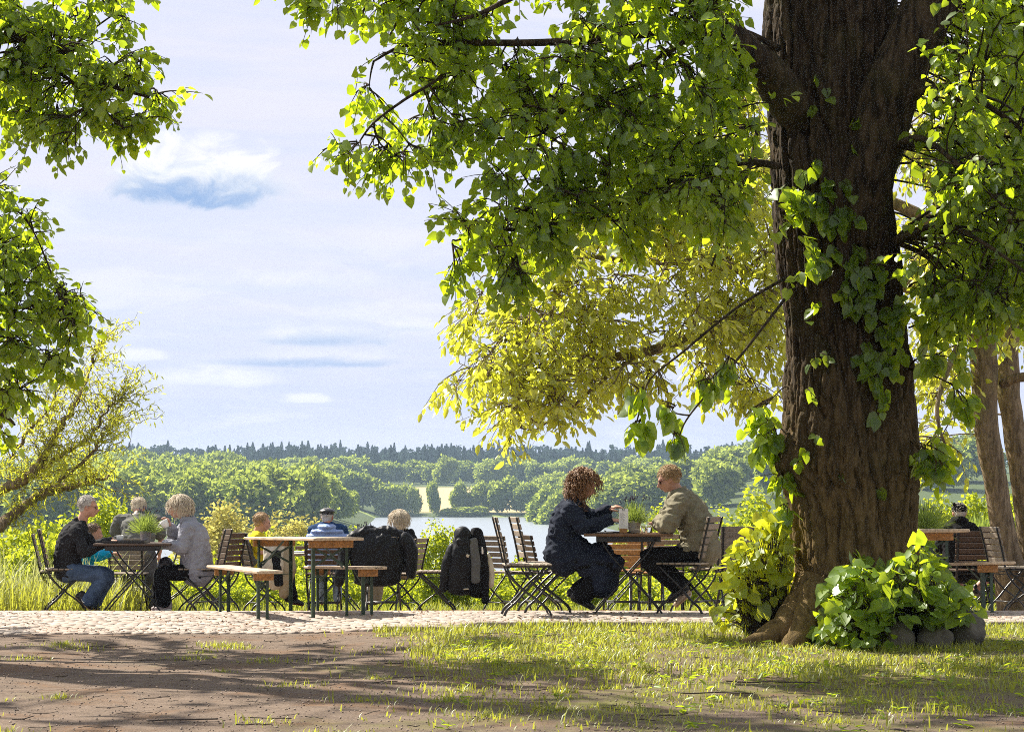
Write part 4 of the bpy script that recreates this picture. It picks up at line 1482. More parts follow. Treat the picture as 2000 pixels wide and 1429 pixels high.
def dens_lawn(x_, y_):
    pxv = x_ / y_ * F + 1000
    m1 = sstep(-.15, .45, nz(x_, y_, 1.1, 2) + .25)
    # turf thickest between kerb and y=16, right of centre
    a = sstep(740, 860, pxv + 90 * nz(x_, y_, .6, 9)) * sstep(15.2, 17.6, y_ + .9 * nz(x_, y_, .8, 4))
    bb = sstep(700, 1300, pxv + 120 * nz(x_, y_, .5, 3)) * sstep(12.0, 14.5, y_) * .30 + .03
    return np.clip(a * (.35 + .65 * m1) + bb * m1, 0, 1)


p1_, h1_ = scatter_grass(90000, (-1.6, 4.8), (12.2, 20.55), dens_lawn, lambda a, b_, n: RNG.uniform(.018, .065, n) * (1 + .9 * (nz(a, b_, 2.2, 6) > .22)))
# scattered tufts
tc_ = np.stack([np.where(RNG.uniform(size=95) < .14, RNG.uniform(-4, -1, 95), RNG.uniform(-1.2, 4.6, 95)), RNG.uniform(12.3, 20.3, 95)], -1)
tp = (tc_[:, None] + RNG.normal(0, .10, (95, 90, 2)) * RNG.uniform(.4, 1.3, (95, 1, 1))).reshape(-1, 2)
p2_ = np.stack([tp[:, 0], tp[:, 1], gz(tp[:, 0], tp[:, 1]) - .01], -1)
h2_ = RNG.uniform(.02, .07, len(p2_))
# fringe under the kerb
kx = RNG.uniform(-1.2, 4.8, 2600)
ky = KERB_Y - .02 - np.abs(RNG.normal(0, .12, 2600))
p3_ = np.stack([kx, ky, gz(kx, ky) - .01], -1)
h3_ = RNG.uniform(.03, .12, 2600)
lawn = join_geo([blades(p1_, h1_, .0045, .7, 'grass', 'g'), blades(p2_, h2_, .004, .8, 'grass', 'g'), blades(p3_, h3_, .004, .6, 'grass', 'g')], 3)
tag(link('grass', new_mesh('grass', lawn[0], lawn[1], M['grass'])), 'short sunlit grass growing in worn patches on the dirt', 'grass', kind='stuff')
# weeds: small leafy seedlings among the grass
wx = RNG.uniform(-.5, 4.6, 420)
wy = RNG.uniform(12.6, 19.8, 420)
kk = RNG.uniform(size=420) < dens_lawn(wx, wy) + .18
wx, wy = wx[kk], wy[kk]
nl = 6
wp = np.stack([wx, wy, gz(wx, wy) + .02], -1)[:, None].repeat(nl, 1) + RNG.normal(0, .03, (len(wx), nl, 3)) * np.array([1, 1, .4])
wtip = unit(RNG.normal(0, 1, wp.shape) * np.array([1, 1, .2]))
wn = np.array([0, 0, 1.0]) + RNG.normal(0, .3, wp.shape)
V_, F_ = leaves_geo(OVAL, wp.reshape(-1, 3), wtip.reshape(-1, 3), wn.reshape(-1, 3), RNG.uniform(.03, .075, len(wx) * nl))
tag(link('weeds', new_mesh('weeds', V_, F_, M['sprout_leaf'])), 'small broad leaved weeds among the grass on the dirt', 'weeds', kind='stuff')
# tall meadow grass behind the terrace
n = 26000
mx_ = RNG.uniform(-9, 9.5, n)
my_ = RNG.uniform(TERR_END + .1, 36.5, n)
mz_ = gz(mx_, my_)
mh = RNG.uniform(.08, .30, n) + .25 * (mx_ < -4.6)
V_, F_ = blades(np.stack([mx_, my_, mz_ - .02], -1), mh, .008, .45, 'grass', 'g')
tag(link('meadow_grass', new_mesh('meadow_grass', V_, F_, M['grass'])), 'tall grass along the edge of the bank behind the terrace', 'grass', kind='stuff')
n = 900
mx_ = RNG.uniform(-7.0, -4.7, n)
my_ = RNG.uniform(26.5, 31.4, n)
mz_ = terrace_z(mx_, my_)
V_, F_ = blades(np.stack([mx_, my_, mz_ - .05], -1), RNG.uniform(.3, 1.0, n), .007, .5, 'dry_grass', 'g')
tag(link('seeding_grass', new_mesh('seeding_grass', V_, F_, M['dry_grass'])), 'tall pale seeding grass beside the stone blocks', 'grass', kind='stuff')
n = 7000
mx_ = RNG.uniform(-7.0, -4.55, n)
my_ = RNG.uniform(26.0, 31.4, n)
V_, F_ = blades(np.stack([mx_, my_, terrace_z(mx_, my_) - .05], -1), RNG.uniform(.15, .55, n), .007, .6, 'grass', 'g')
tag(link('bank_grass', new_mesh('bank_grass', V_, F_, M['grass'])), 'bright green grass in front of the dark hedge foot at the terrace end', 'grass', kind='stuff')

# litter: tiny twigs, bud scales and pebbles on the dirt
def twig_geo(x_, y_, L_, a, r_):
    n_ = 5
    pts_ = []
    for i in range(n_):
        t_ = (i / (n_ - 1) - .5) * L_
        pts_.append((x_ + math.cos(a) * t_ + random.uniform(-.05, .05) * L_, y_ + math.sin(a) * t_ + random.uniform(-.10, .10) * L_, 0))
    return pts_


tw = []
for _ in range(260):
    x_, y_ = random.uniform(-4.6, 4.6), random.uniform(12.2, 20.4)
    q = twig_geo(x_, y_, random.uniform(.05, .25), random.uniform(0, 3.14), 0)
    tw.append([(a, b_, float(gz(a, b_)) + random.uniform(.004, .016) + .01) for a, b_, _c in q])
V_, F_ = thin_tubes(np.array(tw), RNG.uniform(.0012, .0032, (len(tw), 1)).repeat(5, 1), 4)
tag(link('twig_litter', new_mesh('twig_litter', V_, F_, M['twig'])), 'fine dark twig litter strewn over the bare dirt', 'litter', kind='stuff')
n = 6500
x_, y_ = RNG.uniform(-4.8, 4.8, n), 12.1 + 8.4 * RNG.uniform(0, 1, n) ** 1.2
s_ = RNG.uniform(.003, .009, n)
V8 = np.array([(1, 0, 0), (-1, 0, 0), (0, 1, 0), (0, -1, 0), (0, 0, .7), (0, 0, -.7)])
F8 = np.array([(0, 2, 4), (2, 1, 4), (1, 3, 4), (3, 0, 4), (2, 0, 5), (1, 2, 5), (3, 1, 5), (0, 3, 5)])
c_ = np.stack([x_, y_, gz(x_, y_) + .012], -1)
V_ = c_[:, None] + V8[None] * s_[:, None, None] * RNG.uniform(.6, 1.5, (n, 6, 1))
F_ = F8[None] + (np.arange(n) * 6)[:, None, None]
M['pebble'] = mat('pebble', (0.11, 0.08, 0.06), 0.9, 0.3, 30, bump=0.0, col2=(0.30, 0.24, 0.19), bscale=300)
tag(link('pebbles', new_mesh('pebbles', V_.reshape(-1, 3), F_.reshape(-1, 3), M['pebble'])), 'fine gravel and crumbs of earth on the bare dirt', 'gravel', kind='stuff')
for (px, py, L_, a, lab) in [(290, 1282, .55, .05, 'long thin fallen twig lying on open dirt before the terrace'), (235, 1257, .25, .1, 'short fallen twig on the dirt near the cobbles'), (1500, 1328, .6, -.1, 'long dark fallen twig in the thin grass'),
                             (1690, 1240, .3, .3, 'fallen twig at the foot of the big trunk'), (1900, 1250, .35, .8, 'forked looking pale twig leaning by the boulders'), (360, 1395, .4, .25, 'crooked twig lying in the shaded dirt'), (1390, 1345, .45, 0.0, 'dark twig between sparse grass tufts')]:
    d_ = CAM_H * F / (py - HORIZON)
    xx, yy = X(px, d_), d_
    q = twig_geo(0, 0, L_, a, 0)
    pts_ = [(u_, v_ + .01 * math.sin(u_ * 20), float(gz(xx + u_, yy + v_)) - float(gz(xx, yy)) + .014) for u_, v_, _c in q]
    o = MB().tube(spline(pts_, 4), .0045, 5).build('fallen_twig', M['twig'], None, True, (xx, yy, float(gz(xx, yy)) + .02))
    tag(o, lab, 'twig', 'fallen twigs')
# ================================================================ folding garden chair
def chair_proto():
    root = thing('garden_chair', (0, 0, 0), 'folding garden chair', 'chair')
    A = [(-.30, .90), (-.245, .68), (-.20, .47), (-.15, .36), (-.04, .245), (.10, .14), (.185, .065), (.215, .006)]
    B = [(.20, .445), (.12, .365), (.02, .275), (-.10, .14), (-.185, .065), (-.215, .006)]
    for s in (-1, 1):
        MB().tube(spline([(x, s * .20, z) for x, z in A], 4), .0125, 6, flat=.8).build('side_frame', M['black_metal'], root, True)
        MB().tube(spline([(x, s * .18, z) for x, z in B], 4), .0125, 6, flat=.8).build('leg', M['black_metal'], root, True)
        b = MB()
        b.tube([(-.205, s * .185, .452), (.21, s * .185, .452)], .008, 6)
        b.tube(spline([(-.16, s * .185, .40), (-.02, s * .185, .385), (.14, s * .185, .40)], 4), .0045, 5)
        b.build('seat_rail', M['black_metal'], root, True)
    for (x, z) in ((.14, .11), (-.14, .11)):
        MB().tube([(x, -.2, z), (x, .2, z)], .008, 6).build('stretcher', M['black_metal'], root, True)
    MB().tube([(-.18, -.2, .43), (-.18, .2, .43)], .006, 6).build('back_rod', M['black_metal'], root, True)
    for i in range(7):
        x = -.185 + i * .063
        MB().box((x, 0, .468), (.052, .43, .017)).build('seat_slat', M['slat_wood'], root, bevel=.004)
    for i in range(6):
        z = .545 + i * .066
        t_ = (z - .47) / .43
        x = np.interp(z, [.47, .68, .90], [-.20, -.245, -.30]) + .014
        R_ = Matrix.Rotation(-math.atan(.1 / .43), 3, 'Y')
        MB().box((0, 0, 0), (.016, .45, .053), R_).build('back_slat', M['slat_wood'], root, bevel=.004, loc=(x, 0, z))
    return root


CH = chair_proto()
CG = 'folding slatted garden chairs on the terrace'
first = [True]


def chair(px, d, deg, label, wood=None, z=None):
    o = CH if first[0] else copy_tree(CH)
    first[0] = False
    x_ = X(px, d)
    o.location = (x_, d, float(terrace_z(x_, d)) if z is None else z)
    o.rotation_euler = (0, 0, math.radians(deg))
    tag(o, label, 'chair', CG)
    if wood:
        for c_ in o.children:
            if 'slat' in c_.name:
                c_.data = slat_variant(c_.data, wood)
    return o


SV = {}


def slat_variant(me, wood):
    k = (me.name, wood)
    if k not in SV:
        m2 = me.copy()
        m2.materials[0] = M[wood]
        SV[k] = m2
    return SV[k]


# ---------------------------------------------------------------- folding table
def folding_table(px, d, rz, label, slat='dark_wood', z=None, w=.83, dep=.72):
    x_ = X(px, d)
    root = thing('folding_table', (x_, d, float(terrace_z(x_, d)) if z is None else z), label, 'table', None, math.radians(rz))
    n = 8
    for i in range(n):
        y = -dep / 2 + (i + .5) * dep / n
        MB().box((0, y, .735), (w, dep / n - .007, .026)).build('top_slat', M[slat], root, bevel=.004)
    b = MB()
    for y in (-.27, .27):
        b.box((0, y, .695), (.60, .03, .052))
    for x in (-.28, .28):
        b.box((x, 0, .695), (.03, .508, .048))
    b.build('apron', M['black_metal'], root, bevel=.004)
    for y, o_ in ((-.275, .0), (.275, 0)):
        for s in (-1, 1):
            yy = y + (.016 if s > 0 else -.016)
            pts_ = spline([(s * -.25, yy, .69), (s * -.215, yy, .62), (s * -.15, yy, .53), (0, yy, .365), (s * .17, yy, .18), (s * .295, yy, .03), (s * .31, yy, .008)], 5)
            MB().tube(pts_, .0155, 6, flat=.6).build('leg', M['black_metal'], root, True)
    for s in (-1, 1):
        MB().tube([(s * .19, -.275, .16), (s * .19, .275, .16)], .009, 6).build('stretcher', M['black_metal'], root, True)
    return root


# ---------------------------------------------------------------- beer garden table and bench
def plank(L, w, th, r_=.03):
    """board with rounded corners"""
    bm = bmesh.new()
    pts_ = []
    for cx, cy, a0 in ((L / 2 - r_, w / 2 - r_, 0), (-L / 2 + r_, w / 2 - r_, 90), (-L / 2 + r_, -w / 2 + r_, 180), (L / 2 - r_, -w / 2 + r_, 270)):
        for k in range(4):
            a = math.radians(a0 + k * 30)
            pts_.append((cx + r_ * math.cos(a), cy + r_ * math.sin(a)))
    n = len(pts_)
    V_ = []
    for k, z in ((.985, 0), (1, .006), (1, th - .006), (.985, th)):
        V_ += [(x * (1 - (1 - k) * .1) if False else x, y, z) if k == 1 else (x - math.copysign(.005, x), y - math.copysign(.005, y), z) for x, y in pts_]
    F_ = [tuple(range(n - 1, -1, -1)), tuple(3 * n + i for i in range(n))]
    for r in range(3):
        for i in range(n):
            j = (i + 1) % n
            F_.append((r * n + i, r * n + j, (r + 1) * n + j, (r + 1) * n + i))
    bm.free()
    return V_, F_


def beer_furniture(name, near, far, L, w, H, label, cat, group):
    """near / far: world xy of the two leg frames"""
    n_, f_ = Vector(near), Vector(far)
    c_ = (n_ + f_) / 2
    dr = f_ - n_
    rz = math.atan2(dr.y, dr.x)
    gap = dr.length / 2
    z0 = float(terrace_z(n_.x, n_.y))
    z1 = float(terrace_z(f_.x, f_.y))
    root = thing(name, (c_.x, c_.y, (z0 + z1) / 2), label, cat, group, rz)
    root.rotation_euler = (0, -math.atan2(z1 - z0, 2 * gap), rz)
    V_, F_ = plank(L, w, .028)
    MB().add([(x, y, z + H - .028) for x, y, z in V_], F_).build('tabletop' if H > .6 else 'seat', M['pale_wood'], root)
    for s in (-1, 1):
        x = s * gap
        rail = MB().box((x + s * .034, 0, H - .064), (.03, w - .06, .068)).build('end_rail', M['orange_wood'], root, bevel=.004)
        for q in (-1, 1):
            y = q * (w / 2 - .075)
            b = MB()
            b.box((x, y, (H - .031) / 2), (.034, .004, H - .031))
            b.box((x + s * .0155, y - q * .0155, (H - .031) / 2), (.004, .027, H - .031))
            b.box((x, y, .004), (.04, .04, .008))
            b.build('leg', M['green_metal'], root)
        yw = w / 2 - .08
        b = MB()
        zt, zb = H - .09, H - .09 - (.19 if H > .6 else .10)
        b.bar((x - s * .010, -yw, zt), (x - s * .010, yw, zb), .006, .022)
        b.bar((x - s * .018, yw, zt), (x - s * .018, -yw, zb), .006, .022)
        b.build('cross_brace', M['green_metal'], root)
        MB().tube([(x, -yw, H * .50), (x, yw, H * .50)], .004, 5).build('tie_rod', M['green_metal'], root)
        b = MB()
        for q in (-1, 1):
            b.bar((x - s * .02, q * yw * .8, H * .62), (x - s * .36, q * .03, H - .04), .005, .02)
        b.build('strut', M['green_metal'], root)
    return root


BT = beer_furniture('beer_table', (-1.78, 23.1), (-2.465, 24.6), 2.2, .52, .775, 'long pale beer garden table with orange end rail and green steel legs between two benches', 'table', None)
BB = beer_furniture('beer_bench', (-2.41, 22.85), (-2.96, 24.35), 2.2, .26, .475, 'pale wooden beer bench on the side of the woman in the grey hoodie', 'bench', 'beer benches')
BC = beer_furniture('beer_bench', (-1.42, 23.2), (-1.99, 24.75), 2.2, .26, .475, 'pale wooden beer bench in front of the draped black jacket', 'bench', 'beer benches')
# scribbled marks on the bench end
b = MB()
for i in range(7):
    b.box((-1.1025, -.075 + i * .0125, .462 + .003 * math.sin(i * 2)), (.001, .004 + .004 * (i % 2), .009), Matrix.Rotation(.4 * math.sin(i * 3), 3, 'X'))
b.build('scribble', M['ink'], BC)
xs_ = lambda px, d: (X(px, d), d)
beer_furniture('beer_table', xs_(1815, 22.4), xs_(1705, 23.8), 2.2, .52, .775, 'beer garden table with orange end rail half hidden behind the big trunk', 'table', None)
beer_furniture('beer_bench', xs_(1925, 22.3), xs_(1800, 23.7), 2.2, .26, .475, 'worn beer bench between the big trunk and the capped man', 'bench', 'beer benches')

# ---------------------------------------------------------------- chairs
chair(131, 26.0, 14, 'folding chair carrying the grey haired man in the black jacket', 'grey_wood')
chair(116, 27.6, 10, 'empty grey slatted chair standing behind the seated grey haired man', 'grey_wood')
chair(396, 26.0, 176, 'folding chair under the woman in the grey hoodie')
chair(422, 27.3, 152, 'empty chair with leaning back behind the woman in the grey hoodie', 'dark_wood')
chair(254, 29.2, 90, 'slatted chair behind the left table at the feet of the bending person', 'grey_wood')
chair(350, 28.6, 190, 'empty folding chair with crossed legs behind the hoodie woman')
chair(518, 29.6, 22, 'folding chair holding the fair haired man and a hung beige jacket', 'dark_wood')
chair(634, 29.4, 90, 'slatted chair behind the man in the blue quilted vest', 'dark_wood')
chair(748, 28.4, 88, 'folding chair hidden under the draped black jacket')
chair(782, 29.2, 160, 'folding chair of the white haired woman in black')
chair(853, 27.6, 178, 'folding chair piled with a backpack and hanging jackets', 'grey_wood')
chair(990, 28.2, 48, 'empty brown chair turned towards the lake beyond the pair of chairs')
chair(1028, 21.7, 4, 'empty folding chair in front of the chair of the curly haired woman')
chair(1062, 22.35, 10, 'folding chair under the woman in the dark blue coat')
chair(1338, 22.1, 158, 'folding chair under the man in the beige shirt')
chair(1398, 25.8, 132, 'brown slatted chair standing behind the chair of the man in beige')
chair(1446, 26.6, 160, 'narrow edge on chair by the bright shoots of the lime tree')
chair(1440, 25.0, 94, 'broad slatted chair back between the beige man and the lime tree')
chair(1262, 28.6, -92, 'chair beyond the table of the young pair, its back against the lake', 'orange_wood')
chair(1215, 27.0, 92, 'chair with a bright orange slat seen below the tabletop of the young pair', 'orange_wood')
chair(1300, 27.6, 86, 'brown chair behind the knees of the man in beige')
chair(1070, 28.0, 20, 'dark chair behind the back of the woman in the dark blue coat', 'dark_wood')
chair(1893, 26.6, 92, 'chair of the capped man in black', 'dark_wood')
chair(1978, 25.2, 14, 'slatted folding chair between the capped man and the two stemmed tree')
chair(2012, 26.0, 150, 'dark folding chair beside the foot of the two stemmed tree', 'dark_wood')

T1 = folding_table(266, 25.9, 3, 'dark folding table with lavender pot between the grey haired couple')
T2 = folding_table(1226, 22.25, -2, 'brown folding table with lavender and menu card between the young pair', 'slat_wood')
T3 = folding_table(655, 30.6, 0, 'folding table in front of the man in the blue vest and the fair haired man', 'pale_wood', None, 1.5)
T4 = folding_table(1925, 28.2, 4, 'dark folding table in front of the capped man')
T5 = folding_table(1236, 28.0, 0, 'wooden folding table behind the table of the young pair', 'grey_wood')


# ---------------------------------------------------------------- lavender and small things
def lavender(px, d, z, R_, Hh, label, pot='zinc', spikes=26, potr=.055, poth=.11, seed=1):
    rng = np.random.default_rng(seed)
    x_ = X(px, d)
    root = thing('lavender_pot', (x_, d, z), label, 'potted plant', 'potted lavender')
    b = MB().lathe([(0, 0), (potr * .78, 0), (potr * .8, .004), (potr, poth - .012), (potr * 1.07, poth - .01), (potr * 1.07, poth), (potr * .98, poth), (potr * .95, poth - .02), (0, poth - .02)], 22)
    if pot == 'crumpled_paper':
        b.V = [(vx * (1.25 + .22 * math.sin(7 * math.atan2(vy, vx)) * vz / poth), vy * (1.25 + .2 * math.cos(5 * math.atan2(vy, vx)) * vz / poth), vz * (1.0 + .10 * math.sin(6 * math.atan2(vy, vx)))) for vx, vy, vz in b.V]
    b.build('pot', M[pot], root, pot != 'crumpled_paper')
    MB().lathe([(0, poth - .016), (potr * .93, poth - .016)], 18).build('soil', M['soil'], root)
    n = 1900
    a = rng.uniform(0, 6.28, n)
    el_ = rng.uniform(.25, 1.0, n)
    st = np.stack([np.cos(a) * potr * .6 * rng.uniform(0, 1, n), np.sin(a) * potr * .6 * rng.uniform(0, 1, n), np.full(n, poth - .02)], -1)
    dd = unit(np.stack([np.cos(a) * (1 - el_) * 1.5, np.sin(a) * (1 - el_) * 1.5, el_], -1) + rng.normal(0, .2, (n, 3)))
    ln = R_ * rng.uniform(.6, 1.25, n)
    pos = st + dd * (ln * rng.uniform(.0, .72, n))[:, None]
    V_, F_ = leaves_geo((SLIM[0] * np.array([1, .24, 1]), SLIM[1]), pos, dd, np.cross(dd, rng.normal(size=(n, 3))), ln * .42)
    tag(link('foliage', new_mesh('foliage', V_, F_, M['lavender']), root), kind='stuff')
    ss, sp_ = [], MB()
    for i in range(spikes):
        a = rng.uniform(0, 6.28)
        t_ = rng.uniform(0, .75)
        e = np.array([math.cos(a) * t_ * R_ * 1.15, math.sin(a) * t_ * R_ * 1.15, poth + Hh * rng.uniform(.8, 1.05) * (1 - .25 * t_)])
        s_ = np.array([e[0] * .3, e[1] * .3, poth])
        ss.append([s_, (s_ + e) / 2 + np.array([0, 0, .02]), e])
        d_ = unit((e - s_)[None])[0]
        for k in range(3):
            sp_.tube([e + d_ * (k * .010), e + d_ * (k * .010 + .005), e + d_ * (k * .010 + .009)], [.0035, .0055, .003], 5)
    V_, F_ = thin_tubes(np.array(ss), np.full((len(ss), 3), .0012), 3)
    link('stalks', new_mesh('stalks', V_, F_, M['lavender']), root)
    sp_.build('flower_spikes', M['spike'], root)
    return root


z1 = T1.location.z + .749
z2 = T2.location.z + .749
z3 = T3.location.z + .749
lavender(286, 26.0, z1, .19, .25, 'bushy lavender in a zinc pot on the table of the grey haired couple', 'zinc', 26, .062, .125, 3)
lavender(716, 30.4, z3, .20, .27, 'flowering lavender showing above the draped black jacket', 'zinc', 40, .062, .11, 4)
lavender(1238, 22.3, z2, .17, .24, 'lavender wrapped in crumpled paper behind the menu card', 'crumpled_paper', 22, .05, .11, 5)
lavender(1808, 24.0, float(terrace_z(X(1808, 24), 24)) + .78, .26, .20, 'low grassy potted plant on the beer table beside the big trunk', 'zinc', 10, .07, .06, 6)
lavender(1912, 28.4, T4.location.z + .749, .30, .30, 'leafy yellow green potted plant on the table of the capped man', 'zinc', 4, .07, .09, 8)


def cup(loc, r_, h, name, label, mat_, handle=True, rot=None):
    root = thing(name, loc, label, 'cup')
    MB().lathe([(0, 0), (r_ * .6, 0), (r_ * .85, h * .3), (r_, h), (r_ * .92, h), (r_ * .76, h * .34), (r_ * .5, .006), (0, .006)], 20).build('bowl', M[mat_], root, True)
    if handle:
        MB().tube(spline([(-r_ * .9, 0, h * .8), (-r_ * 1.5, 0, h * .7), (-r_ * 1.45, 0, h * .4), (-r_ * .85, 0, h * .3)], 4), .004, 6).build('handle', M[mat_], root, True)
    if rot:
        root.rotation_euler = rot
    return root


cup((X(236, 25.8), 25.8, z1 + .024), .042, .06, 'coffee_cup', 'white cup on the dark tray under the fingers of the grey haired man', 'white')
b = MB().box((0, 0, .008), (.46, .32, .008))
for s in (-1, 1):
    b.box((s * .226, 0, .018), (.012, .32, .016))
    b.box((0, s * .156, .0185), (.44, .012, .0165))
tag(b.build('tray', M['black_metal'], None, False, (X(247, 25.75), 25.75, z1 + .001)), 'black serving tray on the table of the grey haired couple', 'tray')
cup((X(327, 25.85), 25.85, P(327, 1021, 25.85).z - .045), .046, .085, 'drinking_cup', 'white cup tipped at the mouth of the woman in the hoodie', 'white', True, (0, math.radians(-28), 0))
# right table
mc = thing('menu_card', (X(1217, 22.0), 22.0, z2 + .001), 'tall white menu card in a small wooden block on the folding table', 'menu')
MB().box((0, 0, .022), (.072, .05, .044)).build('wooden_block', M['orange_wood'], mc, bevel=.003)
card = MB().box((.002, 0, .13), (.088, .0015, .20)).build('card', M['paper'], mc)
b = MB()
for i in range(13):
    w_ = .030 + .022 * ((i * 7) % 5) / 5
    b.box((-.030 + w_ / 2, -.0013, .188 - i * .0098), (w_, .0006, .0022))
b.build('printed_lines', mat('print_grey', (.30, .30, .31), .7, .1, 10, bump=0), card)
b = MB()
b.box((-.006, -.0013, .222), (.008, .0006, .008)).box((.008, -.0013, .222), (.008, .0006, .008)).box((.001, -.0013, .211), (.026, .0006, .006))
b.build('printed_emblem', M['ink'], card)
b = MB().box((0, 0, .008), (.30, .24, .010))
for s in (-1, 1):
    b.box((s * .146, 0, .016), (.010, .24, .012))
tag(b.build('tray', M['black_metal'], None, False, (X(1212, 22.2), 22.22, z2 + .001)), 'small black tray beside the menu card', 'tray')
tag(MB().lathe([(0, .004), (.030, .004), (.034, .075), (.036, .075), (.032, 0), (0, 0)], 24).build('drinking_glass', M['glass'], None, True, (X(1266, 22.1), 22.1, z2 + .001)), 'clear drinking glass by the hand of the man in beige', 'glass')
tag(MB().lathe([(0, .004), (.026, .004), (.030, .065), (.032, .065), (.028, 0), (0, 0)], 24).build('drinking_glass', M['glass'], None, True, (X(1257, 22.35), 22.35, z2 + .001)), 'small glass behind the clear drinking glass', 'glass')
tag(MB().box((0, 0, .017), (.09, .07, .026), None, 0).box((0, 0, .033), (.078, .058, .006)).build('wooden_box', M['grey_wood'], None, False, (X(1241, 22.05), 22.05, z2 + .001), .003), 'low wooden table box between menu card and glass', 'box')
tag(MB().lathe([(0, .003), (.07, .003), (.09, .012), (.092, .010), (.07, 0), (0, 0)], 24).build('saucer', M['white'], None, True, (X(1178, 22.1), 22.1, z2 + .001)), 'pale saucer at the table edge near the dark blue sleeve', 'plate')
# far table things
tag(MB().box((0, 0, .02), (.15, .11, .04)).box((0, 0, .0415), (.135, .1, .003)).build('book', M['dark_wood'], None, False, (X(590, 30.5), 30.5, z3 + .052), .003), 'dark red brown box beside the blue vest', 'box')
b = MB()
b.add(*[(lambda r: (r[0], r[1]))(q) for q in [([(.24 * math.cos(a_) * (1 + .1 * math.sin(5 * a_)), .12 * math.sin(a_), .002) for a_ in np.linspace(0, 6.0, 14)], [tuple(range(14))])]][0])
bag = thing('white_cloth', (X(548, 30.3), 30.3, z3), 'crumpled white cloth bundle on the table before the fair haired man', 'cloth')
bm = bmesh.new()
bmesh.ops.create_icosphere(bm, subdivisions=4, radius=1)
for v in bm.verts:
    v.co *= 1 + .35 * noise.noise(v.co * 2.2) + .1 * noise.noise(v.co * 6)
    v.co = Vector((v.co.x * .14, v.co.y * .1, max(-.0, (v.co.z + .5)) * .085))
me = bpy.data.meshes.new('bundle')
bm.to_mesh(me)
bm.free()
me.materials.append(M['paper'])
link('bundle', me, bag)
tag(MB().box((0, 0, .006), (.30, .21, .012), Matrix.Rotation(.2, 3, 'Z')).build('newspaper', M['paper'], None, False, (X(578, 30.3), 30.3, z3 + .02), .002), 'white folded newspaper on the far table', 'newspaper')


# ---------------------------------------------------------------- rough cut stone blocks at the terrace end
def block(px, d, s, label, rz=0.0, dz=0.0):
    bm = bmesh.new()
    bmesh.ops.create_cube(bm, size=1)
    bmesh.ops.subdivide_edges(bm, edges=list(bm.edges), cuts=6, use_grid_fill=True)
    for v in bm.verts:
        c_ = v.co.copy()
        k = noise.noise(c_ * 3 + Vector((px, 0, 0))) * .10
        v.co = Vector((c_.x * s[0], c_.y * s[1], c_.z * s[2])) + c_.normalized() * k * min(s) - c_ * .12 * min(s) * (c_.length - .5)
    me = bpy.data.meshes.new('stone_block')
    bm.to_mesh(me)
    bm.free()
    me.materials.append(M['pale_stone'])
    x_ = X(px, d)
    o = link('stone_block', me, None, (x_, d, float(terrace_z(x_, d)) + s[2] / 2 + dz - .02))
    o.rotation_euler = (0, 0, rz)
    tag(o, label, 'stone', 'rough stone blocks behind the left table')


block(90, 30.6, (.42, .3, .42), 'rough pale stone block behind the grey slatted chair', .2)
block(100, 30.4, (.5, .34, .18), 'low weathered stone slab at the foot of the rough block', -.1)
block(205, 30.8, (.5, .3, .36), 'pale stone block seen between the jeans and the table legs', .1)
block(268, 30.9, (.36, .3, .34), 'rounded pale stone behind the crossed table legs', -.2)
block(228, 30.6, (.2, .2, .45), 'narrow upright stone beside the slatted chair behind the table', .1)
# ================================================================ people
def cloth(name, col, rough=.9, var=.12, sheen=.0, bump=.25, col2=None):
    return mat(name, col, rough, var, 9, bump=bump, spec=.12, bscale=160, sheen=sheen, col2=col2)


